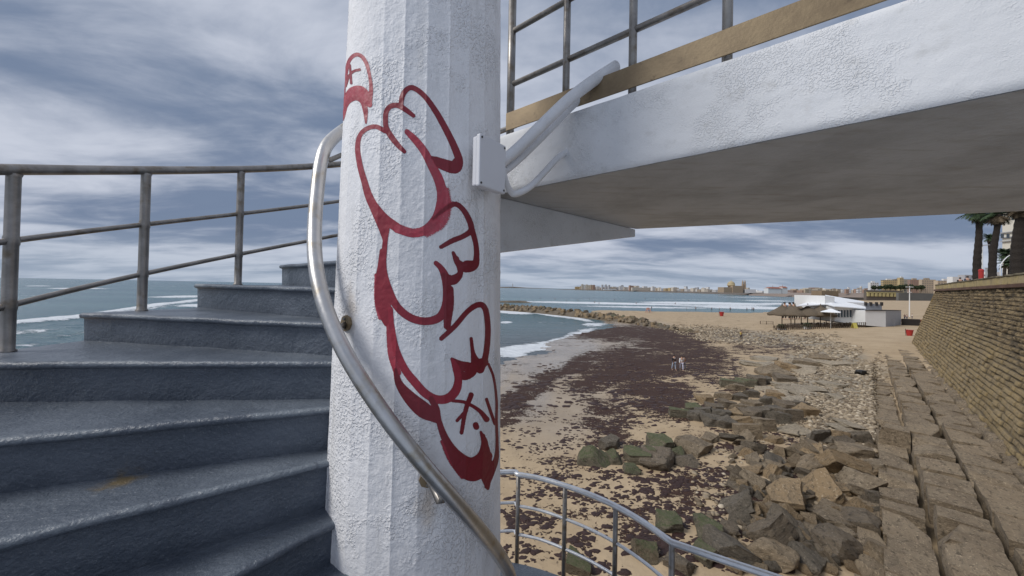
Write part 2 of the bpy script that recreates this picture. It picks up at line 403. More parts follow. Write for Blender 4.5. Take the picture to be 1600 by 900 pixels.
st(.1, [(677,342,6),(693,328,8),(710,319,8),(722,326,8),(732,342,9),(736,359,9),(724,369,8),(707,376,8),(689,386,6)])
st(.08, [(737,358,9),(743,380,8),(744.5,400,9),(741,415,12),(727,418,15),(715,410,10),(708,395,5)])
st(.08, [(729,414,14),(741,413,12)])
st(.1, [(713,404,8),(719,426,9),(709,437,15),(700,436,14),(694,430,10)])
st(.12, [(703,452,11),(703,476,12),(699,511,9)])
st(.12, [(697,440,12),(699,470,12),(697,510,8)])
st(.12, [(689.5,529,7),(710,510,8),(731,486,8),(748,476,9),(758,483,9),(762,510,9),(761,538,9),(757,562,10),(750,577,13)])
st(.1, [(736,529,5),(739,552,7),(745,568,16),(756,566,14)])
st(.15, [(706,561,5),(718,570,13),(737,577,17),(727,588,12),(715,582,13)])
st(.5, [(610,483,8),(612,510,9),(619,545,10),(632,576,12),(649,598,13),(665,615,13),(683,624,13),(700,622,14),(712,610,14),(716,593,12),(713,576,12),(707,562,6)])
st(.7, [(607,505,8),(611,552,10),(621,582,12)], 4, .85)
st(.1, [(618,578,7),(624,600,12),(641,622,20),(661,640,25),(677,650,18),(682,657,8)], 2)
st(.12, [(674,623,10),(682,640,10),(686,659,9),(696,686,12),(712,709,15),(734,722,15),(751,713,13),(757,693,11),(751,675,4)])
st(.15, [(700,700,8),(718,728,20),(738,737,30),(753,726,26),(762,712,14)], 2)
st(.6, [(690,690,6),(704,718,10),(722,745,8)], 5, .7)
st(.1, [(763,569,4),(771,590,4),(775.5,624,4),(775.5,659,4.5),(776.5,693,5),(775,717,8),(766,738,13),(760,760,7)])
st(.1, [(754,738,13),(760,752,12),(762,763,5)])
st(.1, [(760,624,5),(767,645,5),(773,662,5)]); st(.12, [(755,680,5),(762,704,7),(765,728,9)])
st(.15, [(707,626,5),(727,629,5),(748,641,6),(760,655,9)]); st(.12, [(736,617,8),(727,642,7),(721,676,6)]); st(.12, [(728,642,6),(714,657,5)]); st(.12, [(743,664,9),(744,667,9)])
SS = 3; X0, Y0, X1, Y1 = 520, 60, 800, 790
AW, AH = (X1-X0)*SS, (Y1-Y0)*SS
A = np.zeros((AH, AW)); TN = np.zeros((AH, AW))
gy, gx = np.mgrid[0:AH, 0:AW]; gx = gx/SS+X0; gy = gy/SS+Y0
for tone, pts, soft, amax in S:
    P = np.array(pts, float); n = len(P)
    if n > 2:
        E = np.vstack([2*P[0]-P[1], P, 2*P[-1]-P[-2]]); out = []
        for i in range(n-1):
            p0, p1, p2, p3 = E[i:i+4]; m = max(3, int(np.hypot(*(p2-p1)[:2])/1.5))
            for t in np.linspace(0, 1, m, endpoint=False):
                out.append(.5*((2*p1)+(-p0+p2)*t+(2*p0-5*p1+4*p2-p3)*t*t+(-p0+3*p1-3*p2+p3)*t**3))
        out.append(P[-1]); C = np.array(out)
    else:
        m = max(3, int(np.hypot(*(P[1]-P[0])[:2])/1.5)); C = np.stack([P[0]*(1-t)+P[1]*t for t in np.linspace(0, 1, m)])
    for x, y, w in C:
        w = max(w, 2); rr = w/2+soft+1; i0, i1 = int((x-rr-X0)*SS), int((x+rr-X0)*SS)+2; j0, j1 = int((y-rr-Y0)*SS), int((y+rr-Y0)*SS)+2
        i0, j0 = max(i0, 0), max(j0, 0); sl = (slice(j0, j1), slice(i0, i1))
        d = np.hypot(gx[sl]-x, gy[sl]-y); a = amax*sstep(w/2+soft*.6, w/2-soft*.6, d)
        TN[sl] = np.where(a > A[sl]-.02, tone*np.minimum(1, a+.0)+TN[sl]*(1-np.minimum(1, a)), TN[sl]); A[sl] = np.maximum(A[sl], a)
it = np.where((TH > R_(-90)) & (TH < R_(90)))[0]; iz = np.where((ZZ > -1.15) & (ZZ < 1.3))[0]
sub = PV[np.ix_(it, iz)]; U, V, dy = proj(sub)
fi = np.clip((U-X0)*SS, 0, AW-2); fj = np.clip((V-Y0)*SS, 0, AH-2); i = fi.astype(int); j = fj.astype(int); a, b = fi-i, fj-j
def samp(Z): return Z[j, i]*(1-a)*(1-b) + Z[j, i+1]*a*(1-b) + Z[j+1, i]*(1-a)*b + Z[j+1, i+1]*a*b
cov, ton = samp(A), samp(TN)
t3, z3 = np.meshgrid(TH[it], ZZ[iz], indexing='ij')
vis = np.cos(t3) > (.356/DD)*.55            # only what faces the spray can
cov = cov*vis
shell = CP(col_r(t3, z3)+.0009, t3, z3).reshape(-1, 3); q = grid_q(len(it), len(iz)); c = cov.ravel()
keep = (c[q].max(1) > .05); q = q[keep]; used, inv = np.unique(q.ravel(), return_inverse=True)
me = npmesh('graffiti', shell[used], inv.reshape(-1, 4)); attr(me, 'cover', c[used]); attr(me, 'tone', ton.ravel()[used])
o = ob('graffiti', me, M_PAINT, column, label='red spray painted bubble lettering down the shaft'); chP(o, (CX, CY, -9.4))

# ================================================================== column handrail
hr = empty('handrail', (CX, CY, -1.5), label='thick steel tube handrail spiralling round the fluted column', cat='handrail')
RH = .356+.078
HP = [(-64, -1.235), (-55.7, -1.146), (-34, -.92), (-13.6, -.714), (8.2, -.499), (24.7, -.333), (39.6, -.191), (53, -.055), (66, .085), (75, .20), (82, .33), (87, .44), (92, .555), (104, .66), (122, .78), (140, .93), (160, 1.11), (180, 1.3)]
hp = np.array(HP); t = np.linspace(0, len(hp)-1, 150)
ph = np.interp(t, range(len(hp)), hp[:, 0]); zz = np.interp(t, range(len(hp)), hp[:, 1])
ker = np.ones(13)/13
ph = np.concatenate([ph[:6], np.convolve(ph, ker, 'valid'), ph[-6:]]); zz = np.concatenate([zz[:6], np.convolve(zz, ker, 'valid'), zz[-6:]])
P = [CP(RH, R_(a_), z_) for a_, z_ in zip(ph, zz)]
o = MB().tube(P, .0265, 20).build('tube', M_HAND, hr, smooth=True); chP(o, (CX, CY, -1.5))
def bracket(phd):
    zr = float(np.interp(phd, ph, zz)); p = R_(phd); rc = float(RC(zr))
    m1 = MB(); a = CP(rc-.01, p, zr-.055); b = CP(rc+.006, p, zr-.055)
    m1.tube([a, b], .03, 8)
    p2 = p-.10; zr2 = float(np.interp(math.degrees(p2), ph, zz)); m2 = MB().tube([CP(rc, p, zr-.055), CP(rc+.03, p-.03, zr-.066), CP(RH-.012, p-.08, zr2-.055), CP(RH, p2, zr2-.045), CP(RH, p2, zr2-.018)], [.010, .010, .011, .013, .013], 10)
    
    o = m2.build('bracket', M_RAIL, hr, smooth=True); chP(o, (CX, CY, -1.5))
    m1.build('wall_plate', M_BRASS, o)
    for dz_ in (.038, .072): MB().tube([CP(rc+.005, p, zr-dz_), CP(rc+.012, p, zr-dz_)], .006, 6).build('bolt', M_RAIL, o)
def hitcol(px, py, r=.36):
    d = ray(px, py); a = d[0]**2+d[1]**2; b = -2*(d[0]*CX+d[1]*CY); c = CX*CX+CY*CY-r*r; t = (-b-math.sqrt(b*b-4*a*c))/2/a; q = d*t
    return math.degrees(math.atan2((q[0]-CX)*lx+(q[1]-CY)*ly, (q[0]-CX)*ux+(q[1]-CY)*uy)), q[2]
for px_, py_ in ((541, 471), (667, 772)): bracket(hitcol(px_, py_)[0])
for a_ in (104, 150): bracket(a_)

# ================================================================== outer stair railing
rl = empty('stair_railing', (CX, CY, -2.9), label='dark steel railing with three tubes along the outer edge of the upward steps', cat='railing')
RP = RO-.06; HR = .864
def zrail(ph_): return Z8 + (ph_ - PH8 - .4457*DPH)/DPH*H + HR
a = np.linspace(nose(9)[0], nose(-3)[0], 90)
for nm, dz, r in (('top_rail', 0, .026), ('lower_rail', -.335, .0145), ('lower_rail', -.64, .0145)):
    o = MB().tube([CP(RP, x, zrail(x)+dz) for x in a], r, 14).build(nm, M_RAIL, rl, smooth=True); chP(o, (CX, CY, -2.9))
for k in range(9, -3, -1):
    p, z = nose(k); p = PH8+(8-k)*DPH + .4457*DPH; zt = zrail(p)
    o = MB().tube([CP(RP, p, q_) for q_ in (z-.01, z+.004, z+.010, zt-.664, zt-.655, zt-.625, zt-.616, zt-.359, zt-.350, zt-.320, zt-.311, zt-.034, zt-.02)], [.030, .029, .0235, .0235, .0262, .0262, .0235, .0235, .0262, .0262, .0235, .0235, .028], 14).build('post', M_RAIL, rl, smooth=True); chP(o, (CX, CY, -2.9))

# lower landing railing
lr = empty('landing_railing', (CX, CY, -2.9), label='pale steel curved railing of the lower landing above the sand', cat='railing')
zt = -1.99
pix = [(783,738),(810,741.5),(846,748),(883,759),(922,773),(962,791),(1005,816),(1050,848)]
pp = [PZ(x, y, zt) for x, y in pix]
lead = [CP(np.hypot(*(pp[0][:2]-[CX, CY])), R_(a_), zt) for a_ in (-225, -215, -205, -195)]
end = [PZ(1120, 872, zt), PZ(1195, 897, zt)]; dv = end[1]-end[0]; end += [end[1]+dv*1.5, end[1]+dv*3.5]
def smooth_path(P, n=8):
    P = [np.array(p, float) for p in P]; E = [2*P[0]-P[1]] + P + [2*P[-1]-P[-2]]; out = []
    for i in range(len(P)-1):
        p0, p1, p2, p3 = E[i:i+4]
        for t in np.linspace(0, 1, n, endpoint=False): out.append(.5*((2*p1)+(-p0+p2)*t+(2*p0-5*p1+4*p2-p3)*t*t+(-p0+3*p1-3*p2+p3)*t**3))
    return out + [P[-1]]
main = smooth_path(lead+pp)
for nm, dz, r in (('top_rail', 0, .026), ('lower_rail', -.33, .0145), ('lower_rail', -.63, .0145)):
    dzv = np.array([0, 0, dz])
    o = MB().tube([p+dzv for p in main+end], r*(1 if dz == 0 else 1), 12).build(nm, M_LRAIL, lr, smooth=True); chP(o, (CX, CY, -2.9))
for x, y in ((810,741.5),(883,759),(962,791),(1050,848)):
    p = PZ(x, y, zt); o = MB().tube([(p[0], p[1], zt), (p[0], p[1], zl-.1)], .0225, 12).build('post', M_RAIL, lr, smooth=True); chP(o, (CX, CY, -2.9))
for e_ in end[1:]:
    o = MB().tube([tuple(e_), (e_[0], e_[1], zl-.1)], .0225, 12).build('post', M_RAIL, lr, smooth=True); chP(o, (CX, CY, -2.9))

# ================================================================== bridge slab
ZB, ZTOP = .62, 1.0
f0 = PZ(805, 297.5, ZB); f1 = PZ(1600, 137, ZB); fd = (f1-f0)/np.linalg.norm(f1-f0)
A0 = f0 - fd*.42; A1 = f1 + fd*2.2
g1 = PZ(993, 358, ZB); g2 = PZ(1600, 330, ZB); gd = (g2-g1)/np.linalg.norm(g2-g1); G2 = g2+gd*5
bm0 = PZ(782, 308, ZB)
bridge = empty('footbridge', (0, 0, ZB), label='white concrete walkway slab crossing overhead from the column to the promenade', cat='bridge')
poly = [A0[:2], A1[:2], A1[:2]+np.array([2.5, .3]), G2[:2], g1[:2], np.array([-.45, 2.55])]
mb = MB(); mb.prism([tuple(p) for p in poly], ZB+.012, ZTOP)
o = mb.build('slab', M_SLAB, bridge, bevel=.012); chP(o, (0, 0, ZB))
# soffit: a slightly uneven sheet on the slab's underside
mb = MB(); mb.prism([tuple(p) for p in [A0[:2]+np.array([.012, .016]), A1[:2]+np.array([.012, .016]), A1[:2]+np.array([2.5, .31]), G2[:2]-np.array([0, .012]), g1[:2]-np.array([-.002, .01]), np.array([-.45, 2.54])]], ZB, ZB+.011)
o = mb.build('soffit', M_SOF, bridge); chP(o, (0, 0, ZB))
# rendered front face with real roughness
nu, nv = 520, 60; L = np.linalg.norm(A1-A0); us = np.linspace(0, L, nu); vs = np.linspace(0, 1, nv)
fn = np.array([fd[1], -fd[0], 0]); fn = fn if fn[1] < 0 else -fn
Pg = A0[None, None, :] + us[:, None, None]*fd + np.zeros((1, nv, 1)); Pg = np.array(Pg); Pg[..., 2] = ZB - .004 + (ZTOP+.002-ZB)*vs[None, :]
pr = .012*(1-((vs-.5)*2)**14)[None, :] + .0022*fbm(Pg[..., 0]*18, Pg[..., 2]*24, Pg[..., 1]*18, 3) + .004*fbm(Pg[..., 0]*4, Pg[..., 2]*5, Pg[..., 1]*4, 2, 9)
Pg = Pg + fn*(pr+.002)[..., None]
o = ob('front_face', npmesh('front_face', Pg.reshape(-1, 3), grid_q(nu, nv)), M_SLAB, bridge); chP(o, (0, 0, ZB))
# haunch beam below the slab
zb0 = PY(782, 395, bm0[1])[2]; zb1 = PY(993, 370, g1[1])[2]
hb = [(-.20, 1.92, zb0-.02), (bm0[0], bm0[1], zb0), (g1[0], g1[1], zb1), (g1[0]-.19, g1[1]+.22, zb1), (-.38, 2.75, zb0), (-.5, 1.92, zb0-.02)]
mb = MB(); mb.prism([h_[:2] for h_ in hb], [h_[2] for h_ in hb], ZB-.001)
o = mb.build('haunch_beam', M_SLAB, bridge, bevel=.008); chP(o, (0, 0, ZB)); o['label'] = 'tapered support beam under the walkway'

# bridge railing
br = empty('bridge_railing', (f0[0], f0[1], ZTOP), label='weathered steel railing with golden brown kick plate on the overhead walkway', cat='railing')
brl = (f0[0], f0[1], ZTOP)
inn = -fn*.03
def onf(px, z=ZTOP):    # point of the front edge under a picture column
    d = ray(px, 200); n2 = np.array([fn[0], fn[1]]); t = (A0[:2]@n2)/(d[:2]@n2); return np.array([d[0]*t, d[1]*t, z]) + inn
e0, e1 = onf(790), A1 + inn
def rail(nm, z, r, mat=M_RAIL):
    o = MB().tube([(e0[0], e0[1], z), (e1[0], e1[1], z)], r, 12).build(nm, mat, br, smooth=True); chP(o, brl)
def zat(px, py): 
    p = onf(px); return PY(px, py, p[1])[2]
z2, z1 = zat(985, 47), zat(850, 17)
rail('lower_rail', z2, .017); rail('lower_rail', z1, .017); rail('top_rail', z1+.34, .026)
for px in (792.5, 879, 983.5, 1133):
    p = onf(px); r = .026 if px < 800 else .021
    o = MB().tube([(p[0], p[1], ZTOP-.06), (p[0], p[1], z1+.33)], r, 12).build('post', M_RAIL, br, smooth=True); chP(o, brl)
for s_ in (.95, 1.75, 2.6, 3.4):
    p = onf(1133) + fd*s_*.62
    if np.linalg.norm(p-e0) < np.linalg.norm(e1-e0):
        o = MB().tube([(p[0], p[1], ZTOP-.06), (p[0], p[1], z1+.33)], .021, 12).build('post', M_RAIL, br, smooth=True); chP(o, brl)
q0 = e0 + fn*.025; q1 = e1 + fn*.025; m_ = (q0+q1)/2; zb_a, zb_t = zat(985, 141), zat(985, 106)
mb = MB(); mb.box((m_[0], m_[1], (zb_a+zb_t)/2), (np.linalg.norm((q1-q0)[:2]), .008, zb_t-zb_a), math.atan2(fd[1], fd[0]))
o = mb.build('kick_plate', M_BRASS, br, bevel=.002); chP(o, brl); o['label'] = 'golden brown flat bar along the foot of the railing'

# ================================================================== junction box and conduits
n2 = np.array([.78, -.62]); n2 /= np.linalg.norm(n2); d2 = np.array([.62, .78]); d2 /= np.linalg.norm(d2)
pl = PY(746, 245, 1.243); zc = PY(746, 245.5, 1.243)[2]; 
cc = np.array([CX, CY]) + n2*.385 + d2*(-.020)
jb = empty('junction_box', (cc[0], cc[1], zc), math.atan2(d2[1], d2[0]), label='square white plastic junction box screwed on the column beside the conduits', cat='junction box')
MB().box((0, -.022, 0), (.142, .022, .182)).build('housing', M_BOX, jb, bevel=.005)
MB().box((0, -.042, 0), (.148, .019, .190)).build('lid', M_BOX, jb, bevel=.005)
for sx in (-1, 1):
    for sz in (-1, 1):
        MB().tube([(sx*.064, -.050, sz*.083), (sx*.064, -.0535, sz*.083)], .0042, 8).build('screw', M_DARK, jb)
MB().box((.03, .004, 0), (.10, .030, .12)).build('mounting_strip', M_DARK, jb)
def ptsd(L): return [PY(x, y, dpt) for x, y, dpt in L]
M_PIPE = mat_plaster('painted_conduit', (.74, .74, .76), 1.5, dirt=.6, rub=.5).m
pa = smooth_path(ptsd([(776,262,1.42),(792,247,1.47),(815,227,1.55),(850,192,1.68),(888,156,1.80),(926,127,1.88),(962,104,1.93)]), 6)
cd1 = MB().tube(pa, np.interp(np.linspace(0, 1, len(pa)), [0, .3, .75, 1], [.022, .025, .031, .032]), 16, cap=False).build('conduit', M_PIPE, smooth=True, label='thick white conduit stub rising from the box over the brown plate, open ended', cat='conduit')
k_ = pa[-1]; kd = pa[-1]-pa[-2]; kd /= np.linalg.norm(kd)
MB().tube([k_-kd*.012, k_-kd*.004], .028, 14).build('dark_plug', M_DARK, cd1)  # dark plug inside the mouth, the hollow's shade put into its colour
pb = smooth_path(ptsd([(786,270,1.48),(806,253,1.57),(832,228,1.70),(860,200,1.83),(890,170,1.94),(915,149,2.0)]), 6)
MB().tube(pb, np.interp(np.linspace(0, 1, len(pb)), [0, .5, 1], [.015, .021, .018]), 14).build('conduit', M_PIPE, smooth=True, label='second painted conduit tucked under the thick open ended one', cat='conduit')
fdist = lambda px, py: onf(px)[1]
pc = smooth_path(ptsd([(786,262,1.44),(790,283,1.46),(797,298,1.50),(806,303,1.53),(828,292,1.62),(850,270,1.78),(872,246,1.93),(889,234,2.03),(896,229,2.10)]), 6)
MB().tube(pc, np.interp(np.linspace(0, 1, len(pc)), [0, .3, 1], [.012, .014, .020]), 12).build('conduit', M_PIPE, smooth=True, label='thin white cable conduit bending below the box and ending on the slab face', cat='conduit')
# ================================================================== terrain (beach)
ZW = -9.6
CT = [(785,552,-9.62),(850,540,-9.62),(905,522,-9.62),(945,507,-9.6),(800,600,-9.42),(800,660,-9.3),(800,740,-9.2),(800,870,-9.1),(900,600,-9.35),(900,700,-9.15),
      (900,880,-9.0),(1000,545,-9.4),(1000,620,-9.15),(1000,700,-9.05),(1000,880,-8.95),(1100,540,-9.2),(1100,600,-9.0),(1100,700,-8.9),(1100,800,-8.85),(1100,890,-8.8),
      (1200,600,-8.8),(1200,700,-8.75),(1250,880,-8.85),(1280,620,-8.45),(1350,570,-7.95),(1350,700,-8.7),(1400,620,-8.0),(1370,900,-9.0),(1420,545,-7.4),(1600,770,-8.05),
      (1500,640,-7.75),(1280,540,-8.5),(1200,545,-8.9),(1366,512,-7.1),(1210,502,-8.4),(1300,505,-7.6),(1440,490,-6.8),(1060,500,-9.2),(980,489,-9.45),(1240,488,-9.3),(1100,487.5,-9.5),(930,484.5,-9.6),
      (1000,486,-9.6),(1400,470,-7.4),(1330,476,-8.6),(1300,478,-9.0),(1450,480,-6.9),(1160,500,-8.9),(1220,520,-8.6),(1000,477,-10.8),(1100,478,-11),(1150,480.5,-10.6),(1230,479.5,-10.4),(1200,472,-12),(1100,468,-13),(1000,466,-13),(900,470,-13),(1270,470,-11),(1290,468,-11.5),(1250,466,-13)]
PTS = [PZ(*c) for c in CT]
XT = [(-60,45,-11.5),(-30,42,-10.4),(-12,44,-9.8),(-3,40,-9.7),(-40,10,-9.6),(-10,8,-9.2),(0,5,-9.0),(-60,120,-13),(-20,120,-11),(-120,200,-14),(0,80,-10.4),(14,110,-10.3),(6,170,-11.5),(60,240,-11.5),(0,260,-13),
      (20,0.5,-8.4),(8,-1,-8.7),(2,2,-8.95),(30,8,-7.9),(45,25,-7.6),(90,80,-7),(140,110,-6.9),(220,250,-7.4),(230,420,-7.6)]
PTS = np.array([tuple(p) for p in PTS] + XT)
def LP(x, y): r = np.hypot(x, y); return np.arctan2(x, y)*2.2, np.log(np.maximum(r, .5))*1.0
cu, cv = LP(PTS[:, 0], PTS[:, 1]); n = len(PTS)
def tps(r2): return np.where(r2 > 1e-12, r2*np.log(np.maximum(r2, 1e-12)), 0)
K = tps((cu[:, None]-cu)**2+(cv[:, None]-cv)**2) + np.eye(n)*.02
Pm = np.stack([np.ones(n), cu, cv], 1); Lm = np.block([[K, Pm], [Pm.T, np.zeros((3, 3))]])
WT = np.linalg.solve(Lm, np.concatenate([PTS[:, 2], np.zeros(3)]))
def base_h(x, y):
    x = np.asarray(x, float); y = np.asarray(y, float); sh = x.shape; u, v = LP(x.ravel(), y.ravel()); out = np.zeros(len(u))
    for i in range(0, len(u), 40000):
        a, b = u[i:i+40000], v[i:i+40000]
        out[i:i+40000] = tps((a[:, None]-cu)**2+(b[:, None]-cv)**2)@WT[:n] + WT[n] + WT[n+1]*a + WT[n+2]*b
    return np.clip(out, -15, -6.6).reshape(sh)
# sea wall frame
B0 = PZ(1600, 760, -8.1); B1 = PZ(1422, 535, -7.3); tw = (B1-B0)[:2]; SL = np.linalg.norm(tw); tw = tw/SL; nl = np.array([-tw[1], tw[0]])
def SW(s, w): q = B0[:2] + tw*s + nl*w; return q[0], q[1]
def terr(x, y):
    h = base_h(x, y); r = np.hypot(x, y)
    ws = (x-B0[0])*nl[0]+(y-B0[1])*nl[1]; sw_ = (x-B0[0])*tw[0]+(y-B0[1])*tw[1]
    h = h - .55*sstep(.0, .5, ws)*sstep(4.45, 4.0, ws)*sstep(-18, -14, sw_)*sstep(36, 24, sw_)
    return h + .05*fbm(x*.35, y*.35, 0, 3, 31) + .02*fbm(x*1.6, y*1.6, 0, 2, 33)*(r < 80)
def ground(px, py):
    z = -8.8
    for _ in range(14): p = PZ(px, py, z); z = .4*z + .6*float(terr(p[0], p[1]))
    p = PZ(px, py, z); return np.array([p[0], p[1], float(terr(p[0], p[1]))])
def blobs(U, V, L):
    d = np.zeros_like(U)
    for x, y, rx, ry, an, am in L:
        c, s = math.cos(R_(an)), math.sin(R_(an)); a = ((U-x)*c+(V-y)*s)/rx; b = (-(U-x)*s+(V-y)*c)/ry
        d = np.maximum(d, am*sstep(1.35, .35, np.sqrt(a*a+b*b)))
    return d
WEED = [(960,522,95,14,0,1.0),(1040,530,90,22,8,1.0),(1010,565,110,30,0,.95),(1090,560,80,35,15,.85),(960,585,90,25,-12,.9),(890,575,80,14,-22,.9),(825,612,60,17,-25,.85),(800,640,45,25,-20,.62),
        (1010,615,80,40,25,.9),(1050,625,60,30,20,.85),(950,640,60,20,20,.7),(930,662,45,15,20,.78),(960,690,50,14,10,.6),(1000,700,60,18,10,.5),(1140,590,60,30,20,.62),(1180,545,70,16,8,.55),(1230,540,50,8,12,.62),(1160,655,90,14,18,.72),(1240,690,70,14,20,.66),
        (1040,745,50,18,30,.58),(1040,790,60,25,40,.55),(1080,735,80,18,10,.5),(1180,710,90,16,8,.62),(1150,770,70,30,20,.42),(1010,850,60,25,40,.55),(1090,860,60,20,20,.6),(1180,800,40,25,0,.55),(1220,745,60,15,10,.5),
        (900,720,50,20,0,.40),(860,790,90,60,0,.31),(860,690,100,60,0,.27),(1000,760,160,100,0,.34),(1120,520,90,8,5,.5),(880,745,40,12,20,.42),(870,845,50,16,15,.38)]
WET = [(870,560,120,45,-15,1.0),(960,540,90,30,0,.8),(820,620,70,60,0,.9),(880,640,110,70,-10,.6),(1000,512,60,14,5,.85),(900,505,60,12,0,1.0),(1010,522,30,7,3,1.5)]
PEBA = [(1300,610,110,45,0,.9),(1330,660,70,40,0,.9),(1200,530,160,16,5,.75),(1290,560,90,20,0,.8),(1340,720,60,40,0,.6),(1240,650,70,30,0,.5),(1360,580,60,20,0,.6),(1260,740,100,50,0,.45)]
az = np.concatenate([np.linspace(R_(-100), R_(-6), 90, endpoint=False), np.linspace(R_(-6), R_(60), 560), np.linspace(R_(60), R_(125), 50)[1:]])
rr = np.concatenate([[.3, .8, 1.5, 2.5], np.geomspace(3.5, 8, 12, endpoint=False), np.geomspace(8, 140, 300, endpoint=False), np.geomspace(140, 900, 60)])
Az, Rr = np.meshgrid(az, rr, indexing='ij'); X, Y = Rr*np.sin(Az), Rr*np.cos(Az); Z = terr(X, Y)
U, V, dy = proj(np.stack([X, Y, Z], -1)); ok = (dy > 1)
U = np.where(ok, U, -999); V = np.where(ok, V, 3000)
Z = Z - 6*sstep(0, -3, V-(482.3+(U-880)*.0125))*sstep(1300, 1268, U)*(U > 500)*(V > 430)
ww = 40*fbm(X*.12, Y*.12, 0, 2, 60)*np.clip((V-455)/250, .06, 1); wv = 22*fbm(X*.12+9, Y*.12, 3, 2, 61)*np.clip((V-455)/250, .06, 1)
WEED = [(x, y, a*1.05, b*1.05, c, min(1.0, d*1.12)) for x, y, a, b, c, d in WEED]
weed = np.maximum(blobs(U+ww, V+wv, WEED), .25*(V < 2000)*(U > 600)*sstep(1420, 1250, U)); wet = np.maximum(blobs(U, V, WET), sstep(-9.32, -9.55, Z)*(V > 495)); peb = blobs(U, V, PEBA)
# slight relief of the weed mats and the footprints in dry sand
Z = Z + .03*weed*np.maximum(0, fbm(X*1.2, Y*1.2, 0, 3, 44)) + .015*fbm(X*3, Y*3, 1, 2, 45)*(Rr < 60)
me = npmesh('beach', np.stack([X, Y, Z], -1).reshape(-1, 3), grid_q(len(az), len(rr))[:, ::-1])
attr(me, 'weed', weed); attr(me, 'wet', wet); attr(me, 'peb', peb)
def mat_sand():
    m = NT('beach_sand'); w = m.attr('weed'); wt = m.attr('wet'); pb = m.attr('peb')
    n = m.noise(.35, 5, .55); n2 = m.noise(3.2, 5, .65); fine = m.noise(24, 4, .6)
    dry = m.mix(m.ss(.3, .7, n), (.385, .285, .175), (.455, .345, .22)); dry = m.mix(m.math('MULTIPLY', m.ss(.5, .72, n2), .35), dry, (.23, .165, .11))
    wetc = m.mix(m.ss(.35, .7, n), (.24, .205, .17), (.31, .265, .22)); c = m.mix(m.math('MINIMUM', m.math('MULTIPLY', wt, .8), .85), dry, wetc)
    # gravel ground between the stones
    v = m.voro(3.2, out='Color'); hv = m.n.new('ShaderNodeSeparateColor'); m.L(v, hv.inputs[0])
    pc = m.mix(hv.outputs[0], (.15, .125, .09), (.36, .31, .24)); c = m.mix(m.math('MULTIPLY', m.ss(.35, .6, m.math('ADD', m.math('MULTIPLY', pb, .6), m.math('MULTIPLY', n2, .3))), .9), c, pc)
    # stranded weed
    vec = m.mapv((.45, 1.25, 1), (0, 0, -.12))
    a = m.noise(.42, 9, .66, vec=vec, dist=.5); b = m.noise(1.9, 6, .66, vec=m.mapv((.55, 1.1, 1), (0, 0, .1)), dist=.4); d = m.noise(6.5, 4, .6)
    s = m.math('ADD', m.math('ADD', m.math('MULTIPLY', a, .36), m.math('MULTIPLY', b, .36)), m.math('MULTIPLY', d, .28)); s = m.math('MULTIPLY_ADD', m.math('SUBTRACT', s, .5), 3.5, .5)
    th = m.math('MULTIPLY_ADD', w, -.62, .87)
    k = m.math('DIVIDE', m.math('SUBTRACT', s, th), .05); k = m.math('MINIMUM', m.math('MAXIMUM', k, 0), 1)
    wc = m.mix(m.ss(.4, .65, m.noise(9, 5, .7)), (.030, .011, .006), (.062, .026, .013))
    c = m.mix(k, c, wc)
    film = m.ss(.75, 1.15, wt)
    ro = m.math('SUBTRACT', .88, m.math('MULTIPLY', m.math('MINIMUM', wt, 1), .60)); ro = m.math('SUBTRACT', ro, m.math('MULTIPLY', film, .28)); ro = m.math('MULTIPLY_ADD', k, m.math('SUBTRACT', .85, ro), ro)
    h = m.math('ADD', m.math('MULTIPLY', n2, .5), m.math('ADD', m.math('MULTIPLY', fine, .10), m.math('MULTIPLY', k, m.math('ADD', m.math('MULTIPLY', d, .9), .35))))
    h = m.math('ADD', h, m.math('MULTIPLY', m.math('SUBTRACT', 1, m.math('MINIMUM', wt, 1)), m.math('MULTIPLY', m.noise(1.3, 4, .6), .5)))
    m.col(c).rough(ro).nrm(m.bump(h, .09, .9)); m.b.inputs['Specular IOR Level'].default_value = .5; return m.m
M_SAND = mat_sand()
ob('beach', me, M_SAND, kind='structure')

# ================================================================== sea
az = np.concatenate([np.linspace(R_(-89), R_(-61), 30, endpoint=False), np.linspace(R_(-61), R_(50), 620), np.linspace(R_(50), R_(80), 20)[1:]])
rr = np.concatenate([np.geomspace(25, 400, 330, endpoint=False), np.geomspace(400, 2500, 60, endpoint=False), np.geomspace(2500, 45000, 14)])
Az, Rr = np.meshgrid(az, rr, indexing='ij'); X, Y = Rr*np.sin(Az), Rr*np.cos(Az)
U, V, dy = proj(np.stack([X, Y, np.full_like(X, ZW)], -1)); ok = dy > 1; U = np.where(ok, U, -5000)
HV = V - hor(U)
